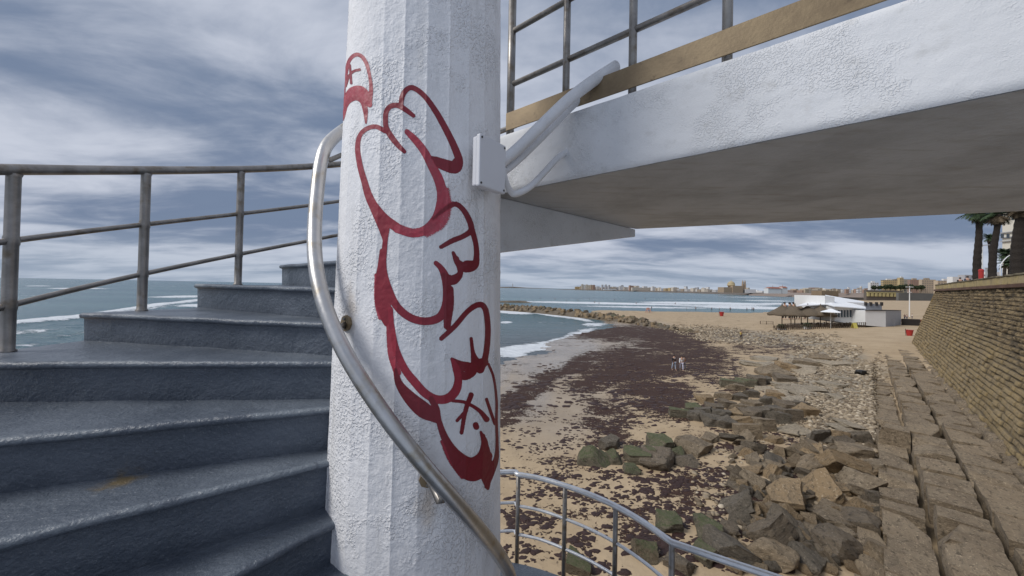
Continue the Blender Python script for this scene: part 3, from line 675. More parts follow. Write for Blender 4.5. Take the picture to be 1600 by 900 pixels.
# breaker lines: (x, y, half length, half thickness, slope deg, strength)
FO = [(60,502,210,3.5,-5.5,.95),(240,478,130,3,-7,.85),(170,489,170,2.0,-6,.6),(280,464,60,2.2,-1,.8),(330,478,70,3.4,-1,.9),(120,451,60,1.3,0,.85),(60,447,30,.9,0,.7),(300,455,70,1.2,0,.3),(60,462,60,1.1,0,.4),(30,520,80,3,-3,.6),(120,522,60,2.5,-5,.45),(200,535,70,4,0,.5),(250,447,60,.8,0,.4),(40,540,60,4,-4,.5),(480,470,60,2,0,.5),
      (820,545,70,9,-6,1.05),(870,533,60,7,-14,.8),(800,555,30,7,0,.9),(905,520,40,6,-14,.7),(800,488,40,3,4,.9),(850,490,60,2.8,9,.9),(900,497,40,3,12,.8),(790,504,14,2.5,0,.8),(860,505,50,3,0,.35),(830,520,40,3,-3,.3),(930,507,30,4,0,.7),
      (950,474,190,2.0,1.2,.95),(1110,474,130,2.4,1.0,1.1),(1180,481,110,2.6,1,1.0),(1010,480,150,1.7,1,.75),(1200,470,60,1.4,1,.7),(930,468,80,.9,1,.45),(1060,468,80,.9,1,.5),(1170,464.5,70,1.0,1,.6),(1130,478,100,2,0,.8),(1240,475,80,2.4,1,.8),(820,464,40,.7,0,.3)]
near = sstep(200, 60, Rr); foam = np.maximum(blobs(U, V, FO)*np.where(U < 700, 1.35, 1.3), .27*near*(U < 700))
sw = np.sin((Y*.93+X*.25)/(6.5) + 1.8*fbm(X*.02, Y*.03, 0, 3, 71))
Z = ZW + .34*sw*sstep(420, 60, Rr)*(.6+.6*fbm(X*.05, Y*.05, 0, 2, 72)) + .24*fbm(X*.3, Y*.55, 0, 3, 73)*sstep(250, 50, Rr)+ .30*foam*sstep(25, 60, Rr)*(U < 700)
wadj = np.where(U > 760, .35, 1); Z = ZW + (Z-ZW)*wadj
me = npmesh('sea', np.stack([X, Y, Z], -1).reshape(-1, 3), grid_q(len(az), len(rr))[:, ::-1])
attr(me, 'foam', foam); attr(me, 'shal', sstep(120, 45, Rr)*(U > 760))
def mat_sea():
    m = NT('sea_water'); fo = m.attr('foam'); sh = m.attr('shal')
    v = m.mapv((.55, 1.6, 1), (0, 0, -.15))
    a = m.noise(.30, 8, .68, vec=v, dist=.6); b = m.noise(1.1, 6, .68, vec=v, dist=.8); big = m.noise(.012, 4, .5, vec=v)
    deep = m.mix(m.ss(.35, .65, big), (.045, .115, .145), (.085, .170, .19)); deep = m.mix(m.math('MULTIPLY', sh, .8), deep, (.10, .105, .12))
    s = m.math('ADD', m.math('MULTIPLY', a, .5), m.math('MULTIPLY', b, .5)); s = m.math('MULTIPLY_ADD', m.math('SUBTRACT', s, .5), 1.7, .5); th = m.math('MULTIPLY_ADD', fo, -.46, .80)
    k = m.math('MINIMUM', m.math('MAXIMUM', m.math('DIVIDE', m.math('SUBTRACT', s, th), .07), 0), 1)
    c = m.mix(k, deep, (.70, .73, .76)); ro = m.math('MULTIPLY_ADD', k, .45, .20)
    h = m.math('ADD', m.math('ADD', m.noise(.16, 5, .6, vec=v), m.math('MULTIPLY', m.noise(.75, 6, .62, vec=v), .45)), m.math('MULTIPLY', k, .12))
    m.col(c).rough(ro).nrm(m.bump(h, 1.6, .9)); m.b.inputs['IOR'].default_value = 1.33; return m.m
ob('sea', me, mat_sea(), kind='structure')

# ================================================================== stones
def chunk(name, seed, cuts=7, rnd=.25, amp=.08, nch=None):
    bm = bmesh.new(); bmesh.ops.create_cube(bm, size=1); bmesh.ops.subdivide_edges(bm, edges=bm.edges[:], cuts=cuts, use_grid_fill=True)
    P = np.array([v.co[:] for v in bm.verts]); r = np.linalg.norm(P, axis=1, keepdims=True)
    m_ = np.abs(P).max(1, keepdims=True)
    P = P*(1-rnd) + P/r*.62*rnd*(.5+m_)
    s = seed*13.7; g = np.random.default_rng(seed)
    for _ in range(nch or (3 if rnd > .2 else 1)):       # chopped faces
        nrm = g.normal(size=3); nrm /= np.linalg.norm(nrm); dcut = .36+.14*g.random(); d_ = P@nrm; P = P - np.maximum(0, d_-dcut)[:, None]*nrm
    q = P + s
    dn = P/np.linalg.norm(P, axis=1, keepdims=True)
    P = P + dn*(amp*fbm(q[:, 0]*2.3, q[:, 1]*2.3, q[:, 2]*2.3, 4, seed, .55))[:, None]
    for v, p in zip(bm.verts, P): v.co = p
    me = D.meshes.new(name)
    for f in bm.faces: f.smooth = True
    for e in bm.edges:
        if len(e.link_faces) == 2 and e.calc_face_angle(0) > R_(30): e.smooth = False
    bm.to_mesh(me); bm.free(); return me
BLK = [chunk('stone_block', 100+i, 12, .02, .06) for i in range(10)]
RCK = [chunk('boulder', 200+i, 13, .26, .15, nch=7) for i in range(10)] + [chunk('boulder', 230+i, 13, .06, .13, nch=4) for i in range(6)]
def stone(name, me, mat, loc, dim, rot, **k):
    key = (me.name, mat.name); m2 = stone.c.get(key)
    if m2 is None: m2 = me.copy(); m2.materials.clear(); m2.materials.append(mat); stone.c[key] = m2
    o = D.objects.new(name, m2); link(o); o.location = loc; o.scale = dim; o.rotation_euler = rot; return tag(o, **k)
stone.c = {}
ANG = math.atan2(tw[1], tw[0])
rows = [(.35, 1.65, lambda s: -7.50+.0*s, -14, 44, 1.6), (1.80, 3.04, lambda s: -7.62, -14, 40, 1.7), (3.22, 4.35, lambda s: -8.32, -14, 30, 1.6), (4.25, 5.0, lambda s: -8.70, -14, 20, 1.5)]
g = np.random.default_rng(5)
for ri, (w0, w1, zf, s0, s1, ln) in enumerate(rows):
    s = s0
    while s < s1:
        l_ = ln*(.75+.6*g.random()); fade = max(0, (s-14)/26)
        if ri == 2 and 2.2 < s < 3.4: s += 1.0; continue
        if ri >= 2 and s > 20 and g.random() < .35: s += l_; continue
        wm = (w0+w1)/2 + .03*g.normal(); z = zf(s) + .035*g.normal() - .25*fade*ri*.4
        x, y = SW(s+l_/2, wm); hgt = .95
        zt = min(z, float(terr(x, y))+1.1) if s > 18 else z
        lab = {0: 'weathered stone block in the terrace row against the sea wall', 1: 'weathered stone block in the middle terrace row below the sea wall', 2: 'weathered stone block in the outer stepped row beside the rocks', 3: 'sunken stone block under the outer stepped row beside the rocks'}[ri]
        stone('stone_block', BLK[int(g.integers(10))], M_BLOCK, (x, y, zt-hgt/2), ((l_-.02)*1.03, (w1-w0)*(1.0+.03*g.normal()), hgt), (.02*g.normal(), .02*g.normal(), ANG+.012*g.normal()), label=lab, cat='stone block', group='ashlar blocks of the terraces below the sea wall')
        s += l_
qx, qy = SW(2.8, 3.75); stone('stone_block', BLK[2], M_BLOCK, (qx, qy, -7.95), (1.15, 1.2, 1.15), (.05, .03, ANG+.1), label='upright cube shaped block standing on the outer stepped row', cat='stone block')
def stand(px, py, wpx, hpx, mat, lab, grp, sq=.0, rz=None, tilt=.2, var=None, nm='boulder', box=False):
    p = ground(px, py); sc_ = np.linalg.norm(p)/550.0*1.0; dpt = p[1]
    w_ = wpx*dpt/550; h_ = hpx*dpt/550*.9
    i = int(g.integers(10)) if not box else 10+int(g.integers(6))
    return stone(nm, RCK[i], mat, (p[0], p[1]+w_*.25, p[2]+h_*.18), (w_*1.12, w_*(.8+.3*g.random()), h_*1.05), (tilt*g.normal(), tilt*g.normal(), g.random()*6.28 if rz is None else rz), label=lab, cat='rock', group=grp)
# large rocks below the landing (x, y base centre, width, height, kind)
BIG = [(1160,805,62,55,'d'),(1190,765,50,45,'t'),(1235,795,75,62,'t'),(1210,850,80,62,'d'),(1150,875,82,62,'d'),(1115,840,62,50,'m'),(1050,830,52,42,'m'),(1010,870,50,50,'m'),(905,892,48,40,'m'),(1240,845,70,55,'d'),
       (1215,885,75,60,'t'),(1265,890,60,40,'d'),(1330,870,95,62,'d'),(1320,825,90,42,'t'),(1290,785,85,45,'t'),(1350,770,70,50,'t'),(1325,745,80,45,'t'),(1265,735,65,30,'t'),(1210,740,40,32,'t'),(1290,715,60,28,'t'),
       (1355,830,60,55,'d'),(1380,885,50,70,'t'),(1345,715,60,35,'t'),(1310,690,50,25,'t'),(1245,715,50,25,'t'),(1105,880,45,40,'m'),(1065,890,50,30,'d'),(1180,725,35,22,'t'),(1375,790,40,45,'d'),(1285,850,50,35,'t'),(1195,805,40,30,'t'),(1245,765,45,28,'t'),(1370,740,40,35,'t'),(1390,720,30,30,'d')]
MT = {'d': (M_ROCKD, 'dark grey rock with lichen among the large rocks beside the terrace'), 't': (M_ROCK, 'tan angular rock among the large rocks beside the terrace'), 'm': (M_MOSS, 'green mossy rock on the sand near the landing railing')}
for x, y, w_, h_, k in BIG: stand(x, y, w_*.70, h_*.62, MT[k][0], MT[k][1], 'large rocks tumbled beside the terrace', tilt=.35, box=(g.random() < .6))
for _ in range(200):
    x, y = 1140+245*g.random(), 690+208*g.random()
    stand(x, y, 10+24*g.random()**2, 7+13*g.random()**1.5, M_ROCK if g.random() < .7 else M_ROCKD, 'small stone wedged between the large tumbled rocks', 'small stones between the large rocks', tilt=.5, box=(g.random() < .5))
for x, y, w_, h_, k in [(932,728,42,22,'m'),(962,724,26,20,'m'),(1000,722,40,24,'m'),(1035,705,34,28,'m'),(1030,730,52,24,'d'),(1090,708,46,28,'t'),(1075,728,26,14,'d'),(990,738,26,14,'m'),(955,702,30,20,'d'),(1018,716,30,20,'m'),(1110,690,20,14,'t'),(1150,690,28,12,'d'),(1060,712,20,14,'m')]:
    stand(x, y, w_, h_, {'m': M_MOSS, 'd': M_ROCKD, 't': M_ROCK}[k], 'mossy rock in the low cluster half sunk in weed on the sand', 'cluster of mossy rocks on the open sand', tilt=.25, box=(g.random() < .4))
# tilted rows of squared stones running down to the weed
LED = []
for (x0, y0, x1, y1, n_, w_, h_) in [(1066,652,1150,612,5,26,15),(1088,656,1175,622,6,25,17),(1110,664,1215,628,7,27,18),(1140,670,1250,640,7,30,20),(1175,680,1262,648,5,32,24),(1150,608,1225,598,4,30,14)]:
    for i in range(n_):
        t = i/(n_-1); LED.append((x0+(x1-x0)*t+3*g.normal(), y0+(y1-y0)*t+2*g.normal(), w_*(1-.15*t), h_*(1-.15*t), 'm' if t < .35 and y0 < 655 else 'd' if g.random() < .6 else 't'))
LED += [(1186,602,22,18,'d'),(1215,588,38,16,'t'),(1240,580,34,13,'t'),(1268,571,34,11,'t'),(1292,563,30,9,'t')]
for x, y, w_, h_, k in LED:
    stand(x, y, w_*.92, h_*1.1, {'m': M_MOSS, 'd': M_ROCKD, 't': M_ROCK}[k], 'squared grey stone in the broken rows running down to the weed', 'broken rows of squared stones on the beach', tilt=.12, box=True, rz=R_(-20)+.15*g.normal())
# flat bedrock plates
for _ in range(34):
    x, y = 1185+160*g.random(), 562+130*g.random()**1.2
    if y > 640 and x < 1230: continue
    stand(x, y, 20+22*g.random(), 3.5+3*g.random(), M_PLATE, 'flat worn bedrock plate level with the pebbles', 'flat bedrock plates of the beach', tilt=.05, box=True)
# rock groyne
GP = smooth_path([np.array([*PZ(740, 484, -9.3)[:2], 0]), np.array([*PZ(783, 483, -9.3)[:2], 0]), np.array([*PZ(850, 487, -9.2)[:2], 0]), np.array([*PZ(920, 494, -9.2)[:2], 0]), np.array([*PZ(985, 502, -9.2)[:2], 0]), np.array([*PZ(1050, 514, -9.2)[:2], 0]), np.array([*PZ(1100, 520, -9.1)[:2], 0])], 14)
GP = np.array(GP); gl = np.concatenate([[0], np.cumsum(np.linalg.norm(np.diff(GP, axis=0), axis=1))])
us = np.linspace(0, gl[-1], 320); vs = np.linspace(-1, 1, 26); gxp = np.interp(us, gl, GP[:, 0]); gyp = np.interp(us, gl, GP[:, 1]); tx, ty = np.gradient(gxp), np.gradient(gyp); tl = np.hypot(tx, ty); tx, ty = tx/tl, ty/tl
wd = np.interp(us/gl[-1], [0, .6, 1], [6.0, 4.5, 2.5]); hh = np.interp(us/gl[-1], [0, .5, .85, 1], [1.9, 1.5, .9, .2])
GX = gxp[:, None] - ty[:, None]*vs*wd[:, None]; GY = gyp[:, None] + tx[:, None]*vs*wd[:, None]
nzs = np.maximum(0, 1-np.abs(vs)**1.7)[None, :]
GZ = -9.75 + hh[:, None]*nzs*(1+.5*fbm(GX*.5, GY*.5, 0, 3, 81)) + .35*vnoise(GX*.9, GY*.9, 0, 82)*nzs
gme = npmesh('rock_groyne', np.stack([GX, GY, GZ], -1).reshape(-1, 3), grid_q(len(us), len(vs)))
ob('rock_groyne', gme, M_ROCKD, label='long low rubble groyne reaching from the beach into the shallow water', cat='groyne')
for i in range(250):
    t = 1-g.random()**.8 if i % 2 else g.random(); u_ = t*gl[-1]; v_ = g.uniform(-.85, .85); x0, y0 = np.interp(u_, gl, GP[:, 0]), np.interp(u_, gl, GP[:, 1]); j = min(int(t*319), 318)
    x, y = x0 - ty[j]*v_*wd[j], y0 + tx[j]*v_*wd[j]; z = -9.7 + hh[j]*max(0, 1-abs(v_)**1.7)
    sz = g.uniform(.8, 1.9)*(1 if t < .8 else .7)
    stone('groyne_rock', RCK[int(g.integers(16))], [M_ROCK, M_ROCKD, M_ROCK, M_MOSS][int(g.integers(4))] if v_ > -.2 else M_ROCK, (x, y, z+.1), (sz, sz*.9, sz*.75), (g.random()*6, g.random()*6, g.random()*6), label='rough boulder piled on the long groyne', cat='rock', group='boulders of the rock groyne')
stone('boulder', RCK[3], M_ROCKD, tuple(PZ(800, 472, -9.4)), (22, 8, 1.9), (0, 0, .1), label='low dark reef standing in the sea beyond the groyne end', cat='reef')
# pebbles: one mass
def pebbles(name, n_, regs, smin, smax, mat, label):
    t_ = []
    for a_ in range(6):
        m_ = bmesh.new(); bmesh.ops.create_icosphere(m_, subdivisions=1, radius=.5)
        P = np.array([v.co[:] for v in m_.verts]); P += rng.normal(size=P.shape)*.07; t_.append((P, np.array([[v.index for v in f.verts] for f in m_.faces]))); m_.free()
    tot = sum(r[5] for r in regs); Vs, Fs, k = [], [], 0; cnt = []
    pr_ = np.array([r[5] for r in regs])/tot; ch = rng.choice(len(regs), n_, p=pr_); G_ = {}
    px = np.zeros(n_); py = np.zeros(n_)
    for i, c_ in enumerate(ch):
        x, y, rx, ry, an, am = regs[c_]; a_ = rng.random()*6.283; r_ = math.sqrt(rng.random())
        px[i] = x+rx*r_*math.cos(a_); py[i] = y+ry*r_*math.sin(a_)
    z = np.full(n_, -8.4)
    for _ in range(8):
        d = np.array([ray(a_, b_) for a_, b_ in zip(px, py)]); q = d*(z/d[:, 2])[:, None]; z = .4*z+.6*terr(q[:, 0], q[:, 1])
    q = d*(z/d[:, 2])[:, None]
    for i in range(n_):
        P, Fc = t_[i % 6]; s = smin*(smax/smin)**(rng.random()**1.6); a_ = rng.random()*6.283; c, s_ = math.cos(a_), math.sin(a_)
        Q = P*np.array([s, s*.75, s*.5]); Q = np.stack([Q[:, 0]*c-Q[:, 1]*s_, Q[:, 0]*s_+Q[:, 1]*c, Q[:, 2]], 1) + np.array([q[i, 0], q[i, 1], z[i]+s*.08])
        Vs.append(Q); Fs.append(Fc+k); k += len(P)
    me = npmesh(name, np.concatenate(Vs), np.concatenate(Fs), True)
    attr(me, 'tone', np.repeat(rng.random(n_), 12)); ob(name, me, mat, label=label, cat='pebbles', kind='stuff')
def mat_peb():
    m = NT('pebble_stones'); t = m.attr('tone'); c = m.mix(m.ss(0, .6, t), (.14, .105, .07), (.34, .27, .185)); c = m.mix(m.ss(.7, 1, t), c, (.52, .44, .33))
    c = m.mix(m.math('MULTIPLY', m.ss(.5, .7, m.noise(5, 4)), .5), c, (.12, .10, .08)); m.col(c).rough(.9).nrm(m.bump(m.noise(14, 4), .02)); return m.m
M_PB = mat_peb()
pebbles('pebbles', 9000, [(1310,610,80,50,0,3),(1345,670,40,45,0,2),(1290,575,80,20,0,1.5),(1270,650,60,30,0,1),(1375,620,22,70,0,1.2),(1365,700,25,40,0,.6),(1310,720,60,40,0,.7),(1200,760,120,80,0,.5)], .10, .42, M_PB, 'scattered pale pebbles and cobbles covering the beach beside the terrace')
pebbles('shingle', 2300, [(1200,528,120,11,0,2),(1110,518,60,8,0,1.5),(1290,548,60,14,0,1),(1080,512,50,5,0,.8)], .25, .75, M_PB, 'band of rubble and shingle across the upper beach')

# ================================================================== sea wall
HS = 2.5; ZTW = .78
def wallP(s, v):           # v 0..1 from below the base to the top
    z = -10.0 + (ZTW+10.0)*v; back = HS*(z+7.8)/(ZTW+7.8)
    q = B0[:2] + tw*s[..., None] - nl*back[..., None]
    return np.stack([q[..., 0], q[..., 1], z], -1)
ns, nv = 1150, 250; s_ = np.linspace(-24, SL, ns); s_ = np.concatenate([-24+(SL+24)*(np.linspace(0, 1, ns)**1.0)]); v_ = np.linspace(0, 1, nv)
Sg, Vg = np.meshgrid(s_, v_, indexing='ij'); P = wallP(Sg, Vg); zg = P[..., 2]
ch_ = .30; zj = zg + .10*fbm(Sg*.15, 0, 3, 2, 90); cI = np.floor(zj/ch_); cf = zj/ch_-cI
hr_ = _h(cI.astype(int), cI.astype(int)*0, cI.astype(int)*0, 5); bl = .95+.3*hr_; xx = Sg/bl + hr_*9 + .25*vnoise(Sg*.8, cI*3.1, 0, 14); bI = np.floor(xx); bf = xx-bI
edge = np.minimum(np.minimum(cf, 1-cf)*ch_, np.minimum(bf, 1-bf)*bl); joint = sstep(.046, .014, edge)
bh = _h(bI.astype(int), cI.astype(int), cI.astype(int)*0, 21)
lim = -2.4 - .055*(30-Sg) + 1.2*fbm(Sg*.12, 0, 0, 3, 92)      # above this the facing has fallen: rough rubble
rough_ = sstep(-.5, .5, zg-lim)
rub = fbm(Sg*2.1, zg*3.3, 0, 4, 93, .62); rub2 = vnoise(Sg*2.2, zg*4.5, 0, 94)
disp = (1-rough_)*(.08*bh - .11*joint + .035*fbm(Sg*4, zg*4, 0, 3, 95)) + rough_*(.20*rub + .07*rub2 - .09*joint - .10)
P = P + disp[..., None]*np.array([nl[0], nl[1], .25])
wall = empty('sea_wall', (B0[0], B0[1], -9), label='tall battered brown stone sea wall with yellow parapet on the right', cat='wall')
wl = (B0[0], B0[1], -9)
me = npmesh('stone_face', P.reshape(-1, 3), grid_q(ns, nv)); attr(me, 'block', bh*.5+.5); attr(me, 'rub', rough_); attr(me, 'joint', np.clip(joint+rough_*sstep(.0, -.35, rub)*.8, 0, 1))
def mat_wall():
    m = NT('sea_wall_stone'); b = m.attr('block'); r = m.attr('rub'); n = m.noise(.9, 6, .65); f = m.noise(7, 6, .7); f2 = m.noise(2.4, 5, .7, vec=m.mapv((1, 1, 2.6)))
    c = m.mix(b, (.25, .178, .080), (.36, .262, .125)); c = m.mix(m.ss(.35, .7, n), c, m.mix(.5, c, (.22, .18, .13)))
    cr_ = m.mix(m.ss(.35, .65, f2), (.095, .068, .038), (.29, .21, .11)); c = m.mix(m.math('MULTIPLY', r, .85), c, cr_)
    c = m.mix(m.math('MULTIPLY', m.ss(.5, .72, f), .6), c, (.07, .052, .034)); c = m.mix(m.math('MULTIPLY', m.attr('joint'), .85), c, (.045, .036, .026))
    m.col(c).rough(.95).nrm(m.bump(m.math('ADD', f, m.math('MULTIPLY', m.noise(22, 4), .4)), .08, 1)); return m.m
M_WALL = mat_wall()
o = ob('stone_face', me, M_WALL, wall); chP(o, wl)
# end face of the wall, turning inland
T1 = wallP(np.array(SL), np.array(1.0)); Bb = wallP(np.array(SL), np.array(0.0))
mb = MB(); inl = -nl
e_t = [tuple(T1), tuple(T1+np.array([inl[0]*60, inl[1]*60, 0]))]; bo = np.array([tw[0]*1.3, tw[1]*1.3, 0])
mb.add([tuple(Bb), tuple(Bb+np.array([inl[0]*60, inl[1]*60, 0])+bo*0), e_t[1], e_t[0]], [(0, 1, 2, 3)][::1])
o = mb.build('end_face', M_WALL, wall); chP(o, wl)
def strip(nm, mat, za, zb, out, thick, rgh=.0, s0=-24, s1=None, **k):
    s1 = SL+.15 if s1 is None else s1; nn = 260; ss_ = np.linspace(s0, s1, nn); prof = [(0, za), (out, za+.02), (out+.0, zb-.03), (out-.05, zb), (-thick, zb), (-thick, za)]
    V = []
    for s__ in ss_:
        for i, (o_, z) in enumerate(prof):
            q = B0[:2] + tw*s__ - nl*HS + nl*(o_ + (rgh*float(vnoise(s__*1.1, z*3, i, 50)) if i in (1, 2) else 0)); zz_ = z + (rgh*.6*float(vnoise(s__*.9, 7, 0, 51)) if i in (2, 3, 4) else 0)
            V.append((q[0], q[1], zz_))
    n_ = len(prof); Fc = [(a*n_+i, a*n_+(i+1) % n_, (a+1)*n_+(i+1) % n_, (a+1)*n_+i) for a in range(nn-1) for i in range(n_)] + [tuple(range(n_))[::-1], tuple(range((nn-1)*n_, nn*n_))]
    me = mesh(nm, V, Fc); o = ob(nm, me, mat, wall, **k); return chP(o, wl)
def mat_par():
    m = NT('stained_yellow_render'); n = m.noise(.7, 6, .65); st_ = m.noise(2.2, 5, .65, vec=m.mapv((1, 1, .35)))
    c = m.mix(m.ss(.3, .7, n), (.46, .36, .15), (.40, .31, .17)); c = m.mix(m.math('MULTIPLY', m.ss(.54, .66, st_), .85), c, (.13, .10, .06)); m.col(c).rough(.9).nrm(m.bump(m.noise(6, 5), .03)); return m.m
strip('cordon_moulding', simple('cordon_red_brown', (.13, .07, .045), .9, 0, .4), ZTW-.12, ZTW+.14, .16, .3, .03, label='dark red brown moulding below the parapet')
strip('parapet', mat_par(), ZTW+.15, ZTW+.72, .02, .55, .02, label='stained yellow parapet')
strip('coping', simple('coping_stone', (.16, .13, .08), .95, 0, .5, 2), ZTW+.722, ZTW+.86, .07, .60, .05, label='worn dark coping stones')
# footing
V = []; nn = 400; ss_ = np.linspace(-24, SL-2, nn)
for s__ in ss_:
    for i, (w_, z) in enumerate([(.35, -9.2), (.32, -7.85), (.12, -7.6), (-.35, -7.45)]):
        q = SW(s__, w_+.35*float(fbm(s__*1.3, i*3.3, 0, 3, 77))); V.append((q[0], q[1], z+.5*float(fbm(s__*1.7, i*2.2, 5, 3, 78))))
me = npmesh('footing', np.array(V), grid_q(nn, 4)); o = ob('footing', me, M_BLOCK, wall); chP(o, wl)
# promenade behind the parapet
a_ = np.array(SW(-24, -HS-.5)); b_ = np.array(SW(SL+.1, -HS-.5)); inv_ = -nl
mb = MB(); mb.prism([tuple(a_), tuple(b_), tuple(b_+inv_*60), tuple(b_+inv_*400+tw*100), tuple(a_+inv_*400)], .1, .75)
mb.build('promenade', simple('promenade_paving', (.30, .27, .23), .9), kind='structure')
ZPR = .75

def weed_clumps(n_):
    px = rng.uniform(785, 1260, n_*5); py = 500 + 398*rng.random(n_*5)**.8
    wj = 40*np.array(fbm(px*.01, py*.01, 0, 2, 60)); dn = np.maximum(blobs(px, py, WEED), .15)
    pat = fbm(px*.035, py*.07, 0, 3, 66); pr_ = np.clip(dn*1.1-.1+pat*.9, 0, 1); keep = rng.random(n_*5) < pr_; px, py = px[keep][:n_], py[keep][:n_]; n_ = len(px)
    z = np.full(n_, -9.0)
    for _ in range(8):
        d = np.array([ray(a_, b_) for a_, b_ in zip(px, py)]); q = d*(z/d[:, 2])[:, None]; z = .4*z+.6*terr(q[:, 0], q[:, 1])
    ok = z > -9.58; Vs, Fs, k = [], [], 0; K_ = 9
    for i in np.where(ok)[0]:
        s = .05*(9 if py[i] < 640 else 5)**(rng.random()**1.4); a_ = rng.random()*6.283; w_ = np.linspace(0, 2*math.pi, K_, endpoint=False)
        r_ = s*(.55+.75*rng.random(K_)); X_ = r_*np.cos(w_)*1.25; Y_ = r_*np.sin(w_)*.75; rot = .3*rng.normal()
        xx_, yy_ = X_*math.cos(rot)-Y_*math.sin(rot), X_*math.sin(rot)+Y_*math.cos(rot); h_ = .02+.18*s*rng.random()
        ring = np.stack([q[i, 0]+xx_, q[i, 1]+yy_, np.full(K_, z[i]-.03)], 1); ring2 = np.stack([q[i, 0]+xx_*.6, q[i, 1]+yy_*.6, z[i]+h_*(.7+.5*rng.random(K_))], 1); c_ = np.array([[q[i, 0], q[i, 1], z[i]+h_*1.1]])
        Vs.append(np.vstack([ring, ring2, c_])); j_ = np.arange(K_); j2 = (j_+1) % K_
        Fs.append(np.vstack([np.stack([j_, j2, K_+j2], 1), np.stack([j_, K_+j2, K_+j_], 1), np.stack([K_+j_, K_+j2, np.full(K_, 2*K_)], 1)])+k); k += 2*K_+1
    m = NT('seaweed'); m.col(m.mix(m.noise(4, 5, .7), (.020, .008, .007), (.056, .022, .016))).rough(.55).nrm(m.bump(m.noise(30, 4, .7), .04))
    ob('seaweed', npmesh('seaweed', np.concatenate(Vs), np.concatenate(Fs), True), m.m, label='stranded clumps of dark red brown seaweed scattered over the sand', cat='seaweed', kind='stuff')
weed_clumps(5200)
# ================================================================== far shore
def box_at(mb, px0, px1, ytop, zb, dep, thick):
    a = PY(px0, 450, dep); b = PY(px1, 450, dep); zt_ = PY((px0+px1)/2, ytop, dep)[2]
    mb.box(((a[0]+b[0])/2, dep+thick/2, (zt_+zb)/2), (b[0]-a[0], thick, zt_-zb)); return (a[0], b[0], zt_)
def shore_d(px): return float(np.interp(px, [880, 950, 1050, 1150, 1200, 1290], [2400, 2150, 1600, 1080, 900, 700]))
# land itself: a low dark rocky shore rising to a terrace
def land(nm, path, htop, dback, mat, amp=.6, **k):
    V = []; xs = np.linspace(path[0][0], path[-1][0], 160)
    for x in xs:
        d_ = float(np.interp(x, [p[0] for p in path], [p[1] for p in path])); ht = float(np.interp(x, [p[0] for p in path], [p[2] for p in path]))
        for dd_, hf in ((-6, -1.5), (2, .25), (12, .55), (26, .9), (60, 1.0), (dback, 1.0), (dback+10, -1.5)):
            p = PY(x, 450, d_+dd_); hz = -9.6 + max(0, hf)*ht*(1 + (.12*float(vnoise(x*.11, dd_, 0, 3)) if 0 < hf < 1 else 0)) + (hf if hf < 0 else 0)
            V.append((p[0], p[1], hz + amp*float(fbm(x*.35, dd_*.3, 0, 3, 8))*(hf > 0)))
    me = npmesh(nm, np.array(V), grid_q(160, 7)[:, ::-1]); return ob(nm, me, mat, **k)
M_SHORE = simple('dark_shore_rock', (.13, .11, .095), .95, 0, .35, .05)
M_DUNE = simple('brown_rampart', (.24, .19, .16), .95, 0, .2, .02)
land('far_shore', [(868, 2500, .5), (900, 2350, 5), (1000, 1850, 6), (1100, 1350, 7), (1160, 1050, 8), (1200, 900, 9), (1300, 700, 11)], 0, 400, M_SHORE, kind='structure')
land('rampart_slope', [(1170, 985, 3), (1200, 880, 8.5), (1240, 800, 9.8), (1300, 690, 11), (1345, 620, 12), (1400, 600, 12)], 0, 120, M_DUNE, .3, kind='structure')
land('headland', [(770, 5200, 3), (783, 5000, 14), (800, 5000, 20), (822, 5000, 10), (870, 5100, 1)], 0, 100, M_SHORE, .8, kind='structure')
lt = empty('lighthouse', tuple(PY(801, 450, 5000)), label='tiny pale lighthouse on the low headland at the horizon', cat='lighthouse')
lb = PY(801, 447, 5000); MB().lathe((0, 0, -5), [(9, 0), (9, 12), (5, 12), (4, 52), (6, 54), (6, 57), (3, 58), (3, 66), (.5, 72)], 10).build('tower', simple('lighthouse_stone', (.45, .42, .4), .9), lt)
MB().box((-25, 0, 6), (60, 20, 14)).build('fort', simple('fort_stone', (.3, .27, .25), .9), lt)
def mat_fac(name, c, fl=3.2, w=3.4):
    m = NT(name); g_ = m.n.new('ShaderNodeTexCoord').outputs['Object']
    br_ = m.n.new('ShaderNodeTexBrick'); mp = m.n.new('ShaderNodeMapping'); mp.inputs['Rotation'].default_value = (R_(90), 0, 0); m.L(g_, mp.inputs['Vector']); m.L(mp.outputs[0], br_.inputs['Vector'])
    br_.inputs['Scale'].default_value = 1; br_.inputs['Brick Width'].default_value = w; br_.inputs['Row Height'].default_value = fl; br_.inputs['Mortar Size'].default_value = .95; br_.offset = 0
    br_.inputs['Color1'].default_value = (.10, .11, .13, 1); br_.inputs['Color2'].default_value = (.16, .15, .15, 1); br_.inputs['Mortar'].default_value = (*c, 1)
    m.col(m.mix(m.math('MULTIPLY', m.noise(.02, 3), .3), br_.outputs[0], c)).rough(.85); return m.m
FC = [mat_fac('facade_cream', (.56, .50, .42)), mat_fac('facade_white', (.66, .65, .64)), mat_fac('facade_tan', (.46, .37, .27)), mat_fac('facade_ochre', (.50, .38, .20)), mat_fac('facade_grey', (.40, .40, .42)), mat_fac('facade_brick', (.36, .23, .17))]
M_ROOF = simple('roof_tile_red', (.30, .12, .08), .9); M_WH = simple('far_white_wall', (.70, .69, .68), .85); M_DOME = simple('yellow_dome_tiles', (.42, .34, .20), .7); M_SAT = simple('sandstone_far', (.36, .27, .19), .9); M_GRN = simple('far_green', (.05, .075, .035), .95)
g = np.random.default_rng(21)
